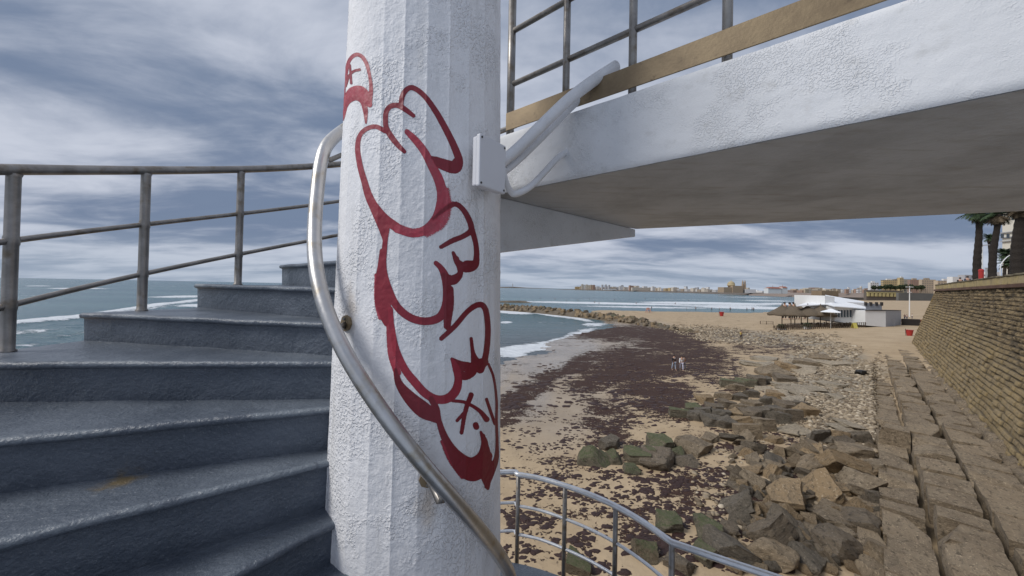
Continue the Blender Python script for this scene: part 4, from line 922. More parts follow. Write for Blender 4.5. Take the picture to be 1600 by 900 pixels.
def block(px0, px1, yt, dep, mi, lab, grp=None, cat='building', zb=-4.5, th=25, roofbox=True):
    a = PY(px0, 450, dep+(th if px0 > 1300 else 0)); b = PY(px1, 450, dep); zt_ = PY((px0+px1)/2, yt, dep)[2]; 
    if b[0]-a[0] < (px1-px0)*dep/550*.5: a = PY(px0, 450, dep+2); th = 4
    wd_ = b[0]-a[0]; hgt = max(2, zt_-zb)
    r = empty('town_building', ((a[0]+b[0])/2, dep+th/2, zb), label=lab, cat=cat, group=grp)
    MB().box((0, 0, hgt/2), (wd_, th, hgt)).build('wall', FC[mi] if isinstance(mi, int) else mi, r)
    if roofbox: MB().box((wd_*.15*g.normal(), 0, hgt+1.1), (max(3, wd_*.35), th*.5, 2.2)).build('roof_hut', M_WH if g.random() < .5 else FC[2], r)
    return r
gt = 'buildings of the distant town across the bay'; lt_ = 'low pale building in the distant town line across the bay'
for px0, px1, yt, mi in [(909,911.5,444.3,0),(912.5,915,445,1),(916,919,444.8,0),(920,922.5,445.5,0),(923,926,445.2,2),(926.5,930,445.4,5)]:
    block(px0, px1, yt, shore_d(px0)+40, mi, 'pale apartment tower in the left cluster of the distant town', 'towers at the left end of the distant town')
for px0, px1, yt in [(941,942.8,445),(946,948,444.9),(951.5,953.3,445.3)]: block(px0, px1, yt, shore_d(px0)+30, 4, 'slim white and grey tower, one of three above the distant water', 'three slim towers of the distant town')
x = 899
while x < 1300:
    w_ = g.uniform(2.6, 8); h_ = g.uniform(4.2, 7.6)
    if 1195 < x < 1245: x += w_; continue
    base = hor(x) + 9.6*550/shore_d(x) ; mi = int(g.choice([0, 1, 2, 0, 1, 3]))
    block(x, x+w_*.93, base-h_*(.75 if x < 960 else 1)-1.2, shore_d(x)+70+60*g.random(), mi, lt_, gt, roofbox=g.random() < .45); x += w_
for i in range(12):
    x = 960+320*g.random(); block(x, x+2.2, hor(x)-5.6-1.5*g.random(), shore_d(x)+240, int(g.choice([0, 4, 1])), 'narrow lookout tower rising behind the distant town roofs', 'lookout towers behind the distant town', roofbox=False)
block(984, 990, 446.3, 1950, 5, 'dark reddish block on the roofline left of the long cream row', th=20); block(988, 1026, 449.6, 1880, 0, 'long cream terrace of houses on the distant sea front', th=20, roofbox=False)
block(944, 964, 452.0, 2050, M_WH, 'long low white shed on the distant sea front', th=20, roofbox=False)
# cathedral
dc = 1010; c0 = PY(1150, 455, dc); k1_ = dc/550
cat_ = empty('cathedral', (c0[0], dc, -3), label='sandstone cathedral with a round yellow dome and twin bell towers', cat='church')
hz = lambda y, px: PY(px, y, dc)[2]+3
mb = MB(); mb.box(((1146-1150)*k1_, 15, hz(449, 1146)/2), (30*k1_, 30, hz(449, 1146))); mb.build('nave', M_SAT, cat_)
mb = MB(); mb.box(((1152-1150)*k1_, 9, hz(446.5, 1150)/2), (16*k1_, 24, hz(446.5, 1150))); mb.build('crossing', M_SAT, cat_)
zd = hz(446.5, 1147); rd = 5.4*k1_; MB().lathe(((1147-1150)*k1_, 14, zd), [(rd, 0), (rd, 3)] + [(rd*math.cos(a_), 3+rd*1.05*math.sin(a_)) for a_ in np.linspace(0, 1.45, 8)] + [(.9, rd*1.05+3), (.6, rd*1.05+7)], 20).build('dome', M_DOME, cat_, smooth=True)
for tx_ in (1164, 1167.4): MB().lathe(((tx_-1150)*k1_, 10, 0), [(2.9, 0), (2.9, hz(444, tx_)), (2.2, hz(443.6, tx_)), (2.2, hz(440.5, tx_)), (1.4, hz(439.5, tx_)), (.3, hz(437.2, tx_))], 8).build('bell_tower', M_SAT, cat_)
MB().box(((1172-1150)*k1_, 4, hz(452, 1170)/2), (16*k1_, 14, hz(452, 1170))).build('sacristy', M_WH, cat_)
for px0, px1, yt, lb_ in [(1201,1222,449.5,'wide white pavilion with a red hipped roof on the rampart'),(1223,1231,448.6,'small white pavilion with a red roof and a finial on the rampart')]:
    dep = 800; a = PY(px0, 450, dep); b = PY(px1, 450, dep); zt_ = PY(px0, yt, dep)[2]; zb = .2; wd_ = b[0]-a[0]
    r = empty('pavilion', ((a[0]+b[0])/2, dep+8, -.6), label=lb_, cat='building'); MB().box((0, 0, (zt_+.6)/2-1.2), (wd_, 14, zt_+.6+1.0)).build('wall', M_WH, r)
    MB().box((0, 0, zt_+.6), (wd_*1.02, 16, 3.4), taper=.55).build('roof', M_ROOF, r); MB().tube([(0, 0, zt_+2), (0, 0, zt_+6.5)], [.5, .15], 6).build('finial', M_ROOF, r)
# nearer town on the right
for px0, px1, yt, dep, mi, lb_ in [(1358,1373,441.5,560,1,'white box building at the left end of the promenade trees'),(1378,1402,437.5,600,3,'broad ochre block with a stepped roof above the trees'),(1396,1424,436.2,640,2,'long tan block above the promenade trees'),(1420,1440,437,560,5,'reddish brown block above the right end of the trees'),(1438,1462,436.8,520,2,'tan block just left of the sea wall parapet'),(1404,1412,433.8,630,3,'ochre stair tower on the long tan block'),(1462,1492,438.5,420,2,'low tan building over the sea wall corner')]:
    block(px0, px1, yt, dep, mi, lb_, zb=-3, th=18)
for i in range(26):
    x = 1238 + i*4.8 + g.random()*3; block(x, x+g.uniform(3, 7), hor(x)-g.uniform(3.5, 8.5)-(x-1238)*.03, 660+60*g.random(), int(g.choice([2, 2, 0, 5, 1])), 'small tan house on the rampart skyline behind the beach bar', 'tan houses along the rampart', zb=.5, th=14, roofbox=g.random() < .4)
# rampart walls behind the bar
def wallseg(nm, px0, px1, yt, yb, dep, mat, lab, cat='wall', th=3):
    a = PY(px0, yb, dep); b = PY(px1, yb, dep); zt_ = PY((px0+px1)/2, yt, dep)[2]; zb = -9.6
    o = MB().box(((a[0]+b[0])/2, dep+th/2, (zt_+zb)/2), (b[0]-a[0], th, zt_-zb)).build(nm, mat, lab and None, label=lab, cat=cat); return o
wallseg('rampart_wall', 1282, 1350, 464.3, 472, 560, simple('dark_rampart', (.11, .10, .09), .95, 0, .3, .1), 'dark long rampart wall behind the white bar roofs')
wallseg('rampart_wall', 1284, 1310, 454.5, 470, 566, simple('brown_bastion', (.27, .19, .12), .95, 0, .3, .1), 'brown bastion block rising behind the dark rampart wall', th=20)
wallseg('revetment', 1404, 1475, 458.0, 470, 470, simple('grey_revetment', (.13, .13, .125), .95, 0, .3, .1), 'dark grey sloped revetment right of the yellow arcade')
# yellow arcade
ad = 500; arc = empty('arcade', tuple(PY(1382, 465, ad)), label='yellow promenade arcade with a row of dark openings', cat='arcade'); al = np.array(arc.location)
def pw(px, py): return PY(px, py, ad) - al
t0_, t1_ = pw(1355, 456.5), pw(1412, 456.8); zt_ = t0_[2]
M_YEL = simple('yellow_render', (.50, .42, .20), .85)
MB().box(((t0_[0]+t1_[0])/2, 3, zt_/2-1), (t1_[0]-t0_[0], 4, abs(zt_)+8)).build('back_wall', M_SHORE, arc)
MB().box(((t0_[0]+t1_[0])/2, .4, zt_-.3), (t1_[0]-t0_[0], 1.2, 1.3)).build('cornice', M_YEL, arc)
for i in range(9):
    p = pw(1357+i*6.1, 460); MB().box((p[0], .3, zt_-3.2), (3.4, 1.0, 5.2)).build('pier', M_YEL, arc)
# promenade trees
def leafball(name, r, n_, sz, seed, mat, parent, zc_=0, flat=.8, layer=0):
    gg = np.random.default_rng(seed); d = gg.normal(size=(n_, 3)); d /= np.linalg.norm(d, axis=1, keepdims=True)
    lum = 1+.35*vnoise(d[:, 0]*2.5+seed, d[:, 1]*2.5, d[:, 2]*2.5, seed); rad = r*lum*(gg.random(n_)**.4)
    c = d*rad[:, None]*np.array([1, 1, flat]) + np.array([0, 0, zc_]); a = gg.normal(size=(n_, 3)); a /= np.linalg.norm(a, axis=1, keepdims=True); b = np.cross(a, gg.normal(size=(n_, 3))); b /= np.linalg.norm(b, axis=1, keepdims=True)
    V = np.stack([c+a*sz, c+b*sz*.6, c-a*sz, c-b*sz*.6], 1).reshape(-1, 3)
    me = npmesh(name, V, np.arange(n_*4).reshape(-1, 4), False); return ob(name, me, mat, parent)
def mat_leaf(name, a, b):
    m = NT(name); m.col(m.mix(m.noise(.9, 4), a, b)).rough(.8); return m.m
M_LEAF = mat_leaf('tree_leaves', (.020, .032, .014), (.055, .075, .030)); M_TRK = simple('bark', (.07, .055, .04), .95, 0, .3, 6)
tr0 = empty('promenade_tree', (0, 0, 0), label='round dark tree in the row above the yellow arcade', cat='tree', group='trees in a row above the yellow arcade')
MB().tube([(0, 0, 0), (.1, 0, 4)], [.35, .25], 7).build('trunk', M_TRK, tr0); leafball('crown', 3.6, 700, .7, 3, M_LEAF, tr0, 6, .8)
for i, x in enumerate([1366, 1375, 1384, 1391, 1399, 1407, 1414, 1423, 1432, 1440]):
    t_ = tr0 if i == 0 else copy_tree(tr0); p = PY(x, 455.5, 520); t_.location = (p[0], p[1], p[2]+.2); t_.rotation_euler.z = i*1.3; s = .9+.25*g.random(); t_.scale = (s, s, s)
# ------------------------------------------------------------------ beach bar
DB = 82.0
def bz(px, py, d=DB): return PY(px, py, d)
M_WPAINT = simple('white_board', (.74, .74, .73), .7, 0, .06, 1); M_TENT = simple('white_awning', (.82, .83, .85), .6, 0, .03, 1); M_GREYW = simple('grey_board', (.34, .34, .35), .8); M_GLASS = simple('dark_glass', (.06, .08, .10), .15)
M_THATCH = NT('thatch'); M_THATCH.col(M_THATCH.mix(M_THATCH.noise(5, 5, .7, vec=M_THATCH.mapv((1, 1, .3))), (.07, .052, .035), (.19, .15, .105))).rough(.95).nrm(M_THATCH.bump(M_THATCH.noise(9, 4), .05)); M_THATCH = M_THATCH.m
M_WOOD = simple('dark_wood', (.085, .06, .04), .8)
bar = empty('beach_bar', tuple(bz(1320, 501)), label='white beach bar building with a long sloping white roof on the sand', cat='building'); bl0 = np.array(bar.location)
def L_(px, py, d=DB): return bz(px, py, d) - bl0
def quadprism(px0, yt0, yb0, px1, yt1, yb1, th, d=DB):
    a, b, c, e = L_(px0, yb0, d), L_(px1, yb1, d), L_(px1, yt1, d), L_(px0, yt0, d); o_ = np.array([0, th, 0])
    return MB().add([a, b, c, e, a+o_, b+o_, c+o_, e+o_], [(0, 1, 2, 3), (7, 6, 5, 4), (0, 4, 5, 1), (1, 5, 6, 2), (2, 6, 7, 3), (3, 7, 4, 0)])
quadprism(1304, 478, 502, 1353, 482, 509, 7, 80).build('front_wall', M_WPAINT, bar)
quadprism(1289, 462, 499, 1304, 464, 500, 9, 83).build('gable_wall', M_WPAINT, bar)
# sloping roofs as thin slabs with real depth
def roofslab(nm, pts, th=.18, mat=M_TENT):
    V = [L_(*p) for p in pts]; V += [v+np.array([0, 0, th]) for v in V]; n_ = len(pts)
    return MB().add(V, [tuple(range(n_))[::-1], tuple(range(n_, 2*n_))] + [(i, (i+1) % n_, n_+(i+1) % n_, n_+i) for i in range(n_)]).build(nm, mat, bar)
roofslab('roof', [(1289.5,461.8,90),(1350,472,88),(1353,483,79),(1304,479.5,79),(1290,476,82)])
roofslab('side_roof', [(1244,479,82),(1290,476.5,82),(1289,469,92),(1262,473,92)])
for i in range(6):
    p = 1306+i*4.6; quadprism(p, 484.5, 495.5, p+1.7, 484.7, 495.7, .3, 79.8).build('window', M_GLASS, bar)
quadprism(1342, 486, 500, 1345.5, 486.3, 500.5, .3, 79.8).build('door', simple('olive_door', (.20, .19, .08), .7), bar)
cab = empty('kiosk_cabin', tuple(bz(1372, 508, 78)), label='plain white boxy cabin with a dark flat roof at the right end of the bar', cat='cabin'); bl0 = np.array(cab.location)
quadprism(1352, 485.5, 508.5, 1384, 485.8, 511, 6, 77).build('wall', M_WPAINT, cab)
V = [L_(1384.2, 485.8, 77), L_(1384.2, 511, 77), L_(1408, 507, 83), L_(1408, 485.8, 83)]; o_ = np.array([-3, 5, 0])
MB().add(V+[v+o_ for v in V], [(3, 2, 1, 0), (4, 5, 6, 7), (0, 1, 5, 4), (1, 2, 6, 5), (2, 3, 7, 6), (3, 0, 4, 7)]).build('side_wall', M_GREYW, cab)
V = [L_(1351.5, 485.3, 76.8), L_(1384.4, 485.6, 76.8), L_(1408.5, 485.5, 83), L_(1376, 484.8, 84)]; V += [v+np.array([0, 0, .15]) for v in V]
MB().add(V, [(3, 2, 1, 0), (4, 5, 6, 7), (0, 1, 5, 4), (1, 2, 6, 5), (2, 3, 7, 6), (3, 0, 4, 7)]).build('roof', M_DARK, cab)
quadprism(1393, 498, 511, 1398.5, 499, 510.2, .2, 79.2).build('door', M_GREYW, cab)
quadprism(1352, 473, 486, 1378, 476, 486, 5, 81).build('upper_storey', M_GREYW, cab)
for x in (1352, 1360, 1369, 1377): quadprism(x, 472, 477.5, x+3.2, 472.3, 477.8, .3, 80.8).build('sun_shade', M_DARK, cab)
# thatched parasols
def parasol():
    r = empty('thatched_parasol', label='round thatched parasol on a pole in the row shading the bar terrace', cat='parasol', group='thatched parasols of the beach bar')
    gg = random.Random(4); mb = MB(); seg = 20; V = []
    for R1, z in ((.12, 3.25), (.9, 2.85), (1.9, 2.35), (2.35, 1.98), (2.3, 1.75), (1.7, 2.2)):
        for k in range(seg):
            w_ = 2*math.pi*k/seg; j = 1+.05*gg.uniform(-1, 1); V.append((R1*j*math.cos(w_), R1*j*math.sin(w_), z+.06*gg.uniform(-1, 1)))
    mb.add(V, [(i*seg+k, i*seg+(k+1) % seg, (i+1)*seg+(k+1) % seg, (i+1)*seg+k) for i in range(5) for k in range(seg)] + [tuple(range(seg))[::-1]])
    mb.build('thatch_canopy', M_THATCH, r, smooth=True); MB().tube([(0, 0, 0), (0, 0, 3.2)], .075, 8).build('pole', M_WOOD, r); MB().lathe((0, 0, 3.2), [(.14, 0), (.10, .3), (.02, .5)], 8).build('finial', M_THATCH, r)
    return r
pr0 = parasol()
for i, (px, d) in enumerate([(1222, 86), (1236, 91), (1242, 84), (1252, 90), (1262, 83), (1272, 89), (1282, 82), (1291, 88)]):
    r = pr0 if i == 0 else copy_tree(pr0); p = PY(px, 490, d); r.location = (p[0], p[1], float(terr(p[0], p[1]))); r.rotation_euler.z = i
    s = 1.25; r.scale = (s, s, (PY(px, 474+.02*(px-1222), d)[2]-r.location.z)/3.6)
wp = empty('parasol', label='square white fabric parasol in front of the bar wall', cat='parasol'); p = PY(1298, 500, 78); wp.location = (p[0], p[1], float(terr(p[0], p[1]))); zt_ = PY(1298, 482.5, 78)[2]-wp.location.z
MB().lathe((0, 0, zt_-.75), [(2.3, 0), (2.25, .12), (.08, .78)], 4).build('canopy', M_TENT, wp); MB().tube([(0, 0, 0), (0, 0, zt_)], .04, 8).build('pole', M_WPAINT, wp)
tb = empty('terrace_table', label='small dark table with two chairs on the bar terrace', cat='table', group='tables and chairs on the bar terrace')
MB().box((0, 0, .74), (.8, .8, .05)).build('tabletop', M_WOOD, tb)
for a_, b_ in ((-.33, -.33), (.33, -.33), (.33, .33), (-.33, .33)): MB().box((a_, b_, .36), (.06, .06, .72)).build('leg', M_WOOD, tb)
chr0 = empty('terrace_chair', label='dark wooden terrace chair under the parasols', cat='chair', group='chairs on the bar terrace')
MB().box((0, 0, .45), (.45, .45, .05)).build('seat', M_WOOD, chr0); MB().box((0, .21, .75), (.45, .04, .55)).build('backrest', M_WOOD, chr0)
for a_, b_ in ((-.2, -.2), (.2, -.2), (.2, .2), (-.2, .2)): MB().box((a_, b_, .22), (.05, .05, .44)).build('leg', M_WOOD, chr0)
tb['label'] = 'small dark square table on the bar terrace'
k = 0
for i in range(15):
    x = 1216+i*8.6+g.uniform(-2, 2); d = g.uniform(80, 84) if x < 1300 else 78.5; p = PY(x, 497, d); z = float(terr(p[0], p[1]))
    t_ = tb if i == 0 else copy_tree(tb); t_.location = (p[0], p[1], z); t_.rotation_euler.z = g.uniform(0, 1)
    for sgn in (-1, 1):
        c_ = chr0 if k == 0 else copy_tree(chr0); k += 1; c_.location = (p[0]+sgn*.75, p[1]+g.uniform(-.2, .2), z); c_.rotation_euler.z = -sgn*R_(90)+g.uniform(-.3, .3)
def fence(nm, px0, y0, d0, px1, y1, d1, hgt, n_, mat, lab):
    a = PY(px0, y0, d0); b = PY(px1, y1, d1); a[2] = float(terr(a[0], a[1])); b[2] = float(terr(b[0], b[1])); r = empty(nm, tuple(a), label=lab, cat='fence')
    for i in range(n_):
        t = i/(n_-1); q = (b-a)*t; MB().box((q[0], q[1], q[2]+hgt/2), (.10, .10, hgt)).build('post', mat, r)
    for zf in (.35, .95): MB().tube([(0, 0, hgt*zf), tuple((b-a)+np.array([0, 0, hgt*zf]))], .04, 6).build('rail', mat, r)
    return r
fence('terrace_fence', 1214, 497, 79.5, 1352, 504, 77, 1.15, 46, M_WOOD, 'low dark post fence along the front of the bar terrace')
fence('picket_fence', 1409, 506, 82, 1437, 506, 80, 1.5, 22, M_DARK, 'dark picket fence right of the white cabin')
fence('hand_barrier', 1188, 497, 95, 1208, 496, 92, .9, 3, M_WOOD, 'single low wooden barrier left of the parasols')
hed = empty('planter_hedge', label='green potted shrubs on the bar terrace edge', cat='plants'); 
p = PY(1262, 497, 79.7); hed.location = (p[0], p[1], float(terr(p[0], p[1])))
MB().box((0, 0, .2), (1.6, .5, .4)).build('planter', M_WPAINT, hed); leafball('foliage', .8, 400, .14, 6, M_LEAF, hed, .8, .7)
h2 = copy_tree(hed); p = PY(1222, 497, 80); h2.location = (p[0], p[1], float(terr(p[0], p[1]))); h2['label'] = 'green potted shrub in a white planter at the left end of the terrace'; hed['label'] = 'green potted shrub in a white planter at the middle of the terrace'; hed['category'] = h2['category'] = 'planter'
ybn = empty('a_board', label='yellow folding board standing on the sand before the bar', cat='sign'); p = PY(1335, 506, 76); ybn.location = (p[0], p[1], float(terr(p[0], p[1])))
for s in (-1, 1): MB().box((0, s*.22, .6), (.8, .04, 1.2), rx=s*.3).build('panel', simple('yellow_panel', (.60, .52, .12), .6), ybn)
# red bins, mast, goal
M_RED = simple('red_plastic', (.40, .03, .025), .5, 0, .1)
def bin_(px, py, hpx, lab):
    p = ground(px, py); h_ = hpx*p[1]/550; r = empty('beach_bin', tuple(p), label=lab, cat='bin')
    MB().lathe((0, 0, 0), [(h_*.32, 0), (h_*.45, h_*.85), (h_*.47, h_*.86), (h_*.42, h_*.84)], 14).build('body', M_RED, r); MB().lathe((0, 0, h_*.86), [(h_*.50, 0), (h_*.52, h_*.08), (h_*.44, h_*.10)], 14).build('rim', M_RED, r)
    MB().tube([(-h_*.5, .1, 0), (-h_*.55, .1, h_*1.15)], h_*.03, 6).build('post', M_DARK, r)
bin_(1421, 524.5, 9.5, 'red bin at the foot of the sea wall corner'); bin_(1127.5, 494, 7, 'red bin alone on the open sand near the water')
mst = empty('light_mast', tuple(ground(1421, 495)), label='tall pale mast with short crossarms on the beach behind the cabin', cat='mast'); ml = np.array(mst.location); mh = PY(1421, 447, ml[1])[2]-ml[2]
MB().tube([(0, 0, 0), (0, 0, mh)], [.15, .10], 10).build('pole', M_WPAINT, mst); MB().box((0, 0, mh-.3), (2.4, .2, .2)).build('crossarm', M_WPAINT, mst); MB().box((0, 0, mh*.80), (1.4, .15, .15)).build('crossarm', M_WPAINT, mst)
gp = ground(1013, 488.5); gk = gp[1]/550; gl_ = empty('lifeguard_chair', tuple(gp), label='spindly pinkish lifeguard chair standing by the shoreline', cat='lifeguard chair'); M_PK = simple('pink_wood', (.50, .24, .18), .7)
for sx_ in (-1, 1):
    for sy_ in (-1, 1): MB().tube([(sx_*3*gk, sy_*.9, 0), (sx_*1.6*gk, sy_*.5, 7.5*gk)], .11, 6).build('leg', M_PK, gl_)
MB().box((0, 0, 4.6*gk), (4.6*gk, 1.2, .15)).build('seat', M_PK, gl_); MB().box((0, .5, 6.6*gk), (3.4*gk, .15, 1.9*gk)).build('backrest', M_PK, gl_)
dk = ground(1346, 585); stone('boulder', RCK[4], simple('black_wet_stone', (.02, .02, .02), .6), (dk[0], dk[1], dk[2]+.2), (1.3, .9, .55), (0, 0, .2), label='black lump lying on the pebbles near the terrace', cat='rock')
bt = ground(1425, 500); boat = empty('beached_rowing_boat', tuple(PY(1424, 499, 90)), label='low brown boat shaped platform on the sand behind the picket fence', cat='boat'); boat.location.z = float(terr(boat.location.x, boat.location.y))
V = []; 
for i in range(9):
    t = i/8*2-1; w_ = .8*(1-t*t)**.6+.03; zz_ = .35+.35*t*t
    V += [(t*4.2, -w_, zz_+.35), (t*4.2, -w_*.6, zz_*.5), (t*4.2, w_*.6, zz_*.5), (t*4.2, w_, zz_+.35)]
MB().add(V, [(i*4+j, i*4+j+1, (i+1)*4+j+1, (i+1)*4+j) for i in range(8) for j in range(3)]).build('hull', simple('boat_brown', (.22, .10, .06), .7), boat); MB().box((0, 0, .55), (.3, 1.3, .05)).build('seat', M_WOOD, boat)

# ------------------------------------------------------------------ people
M_SKIN = simple('skin', (.50, .30, .21), .6, 0, .05); M_HAIR = simple('dark_hair', (.03, .02, .015), .6)
def skinmesh(name, J, Ed, sub=1, root=0):
    me = D.meshes.new(name); me.from_pydata([j[0] for j in J], Ed, []); o = D.objects.new(name, me); COL.objects.link(o)
    o.modifiers.new('skin', 'SKIN'); sk = me.skin_vertices[0].data
    for i, j in enumerate(J): sk[i].radius = (j[1], j[2] if len(j) > 2 else j[1]); sk[i].use_root = (i == root)
    s = o.modifiers.new('sub', 'SUBSURF'); s.levels = s.render_levels = sub
    dg = bpy.context.evaluated_depsgraph_get(); dg.update(); m2 = D.meshes.new_from_object(o.evaluated_get(dg)); m2.name = name; D.objects.remove(o); m2.polygons.foreach_set('use_smooth', [True]*len(m2.polygons)); return m2
def person_parts(step_=.18, arm=.12, lean=0):
    J = [((0, 0, .95), .15, .11), ((0, 0, 1.18), .14, .10), ((0, 0, 1.40), .17, .10), ((0, 0, 1.50), .055), ((0, -.01, 1.60), .095, .10), ((0, -.01, 1.69), .09, .095)]
    Ed = [(0, 1), (1, 2), (2, 3), (3, 4), (4, 5)]
    n0 = 6
    for s in (-1, 1):
        J += [((s*.10, 0, .90), .095), ((s*.10, -s*step_*.5, .50), .065), ((s*.10, -s*step_*.8+.03, .10), .042), ((s*.11, -s*step_*.8-.12, .035), .035)]
        Ed += [(0, n0), (n0, n0+1), (n0+1, n0+2), (n0+2, n0+3)]; n0 += 4
        J += [((s*.20, 0, 1.40), .058), ((s*.25, s*arm*.4, 1.12), .043), ((s*.26, s*arm-.05, .88), .033), ((s*.26, s*arm-.08, .78), .030, .018)]
        Ed += [(2, n0), (n0, n0+1), (n0+1, n0+2), (n0+2, n0+3)]; n0 += 4
    body = skinmesh('body', J, Ed)
    T = [((0, 0, .93), .165, .13), ((0, 0, 1.18), .16, .12), ((0, 0, 1.41), .185, .12)]; Te = [(0, 1), (1, 2)]; m_ = 3
    for s in (-1, 1):
        T += [((s*.21, 0, 1.40), .07), ((s*.26, s*arm*.4, 1.12), .058), ((s*.265, s*arm-.03, .92), .047)]; Te += [(2, m_), (m_, m_+1), (m_+1, m_+2)]; m_ += 3
    top = skinmesh('jacket', T, Te)
    L = [((0, 0, .93), .155, .125)]; Le = []; m_ = 1
    for s in (-1, 1):
        L += [((s*.10, 0, .86), .105), ((s*.10, -s*step_*.5, .50), .078), ((s*.10, -s*step_*.8+.03, .12), .060)]; Le += [(0, m_), (m_, m_+1), (m_+1, m_+2)]; m_ += 3
    leg = skinmesh('trousers', L, Le)
    hair = MB().lathe((0, .015, 1.60), [(.06, -.03), (.105, .02), (.112, .09), (.09, .15), (.03, .175)], 12).me('hair', True)
    return body, top, leg, hair
PPV = [person_parts(.22, .14), person_parts(.05, .03), person_parts(.35, .2)]
def cl(name, c): return simple(name, c, .85, 0, .08)
CLO = {'black': cl('black_cloth', (.02, .02, .025)), 'white': cl('white_cloth', (.72, .72, .72)), 'jeans': cl('pale_jeans', (.38, .42, .50)), 'orange': cl('orange_cloth', (.60, .25, .06)), 'maroon': cl('maroon_cloth', (.22, .02, .035)), 'grey': cl('grey_cloth', (.20, .20, .22)), 'navy': cl('navy_cloth', (.03, .045, .09)), 'yellow': cl('yellow_cloth', (.60, .45, .10)), 'lav': cl('lavender_trousers', (.48, .48, .58))}
def person(loc, hpx, top, leg, lab, rz=0.0, v=0, grp=None, h=None):
    p = np.array(loc); s = (hpx*p[1]/550 if h is None else h)/1.80
    r = empty('person', tuple(p), rz, label=lab, cat='person', group=grp); r.scale = (s, s, s)
    b, t_, l_, hr_2 = PPV[v]
    for nm, me, mt in (('body', b, M_SKIN), ('jacket', t_, CLO[top]), ('trousers', l_, CLO[leg]), ('hair', hr_2, M_HAIR)):
        key = (me.name, mt.name); m2 = stone.c.get(key)
        if m2 is None: m2 = me.copy(); m2.materials.clear(); m2.materials.append(mt); stone.c[key] = m2
        o = D.objects.new(nm, m2); link(o, r)
    return r
r = person(ground(1053, 578.5), 25, 'black', 'jeans', 'person in a black sweater and pale jeans walking on the weed', .3, 0)
MB().box((0, .135, 1.36), (.22, .015, .07)).build('chest_print', CLO['white'], r)
MB().box((0, -.135, 1.36), (.22, .015, .07)).build('back_print', CLO['white'], r)
person(ground(1065, 579), 24, 'white', 'lav', 'person in a white top walking beside the one in black', -.2, 2)
person(ground(1068.5, 577.5), 21.5, 'orange', 'grey', 'person in an orange jacket half hidden behind the white top', .4, 0)
person(ground(1158, 530.5), 14.5, 'yellow', 'black', 'person in a yellow top walking below the shingle band', .2, 0)
person(ground(1366, 509.5), 13, 'maroon', 'black', 'person in a dark red jacket standing before the white cabin', 3.0, 1)
for i, (x, y, h_) in enumerate([(1018,483.5,4.5),(1073,484.5,4.2),(1087,485,5.2),(1112,485.5,5),(1124,485.5,4.6),(1141,486,5.5),(1167,486,5),(1175,486.3,6),(1177.5,486.3,5.5)]):
    person(ground(x, y), h_*1.1, ['black', 'grey', 'navy'][i % 3], 'black', 'tiny dark figure standing at the far water line', i*1.1, i % 3, 'people along the far water line')
for i, (x, y) in enumerate([(867,469),(885,472),(903,471),(929,474.5),(936,476),(994,476),(1055,476.5),(1076,471),(960,470),(1008,468.5),(844,468),(921,469)]):
    p = PZ(x, y, ZW-.5); person(p, 0, 'black', 'black', 'surfer in a black wetsuit standing waist deep in the waves', i, i % 3, 'surfers in the waves', h=1.85)
for i, (x, y) in enumerate([(1226,472.5),(1234,472.8),(1240,472.4),(1247,472.6),(1258,472.4)]):
    p = PZ(x, 479, -8.9); p = PY(x, y, 110); p[2] = float(terr(p[0], p[1])); person(p, 0, 'navy', 'black', 'dark figure seen above the thatched parasols', i, 1, 'people behind the parasols', h=PY(x, y-1, 110)[2]-p[2])
for i, (x, y) in enumerate([(1413.5,499),(1417,499.5),(1425,498.5)]): person(ground(x, y), 8.5, ['black', 'grey', 'white'][i], 'navy', ['person in black behind the picket fence', 'person in grey next to the mast foot', 'person in white sitting area right of the mast foot'][i], i*2, 1)

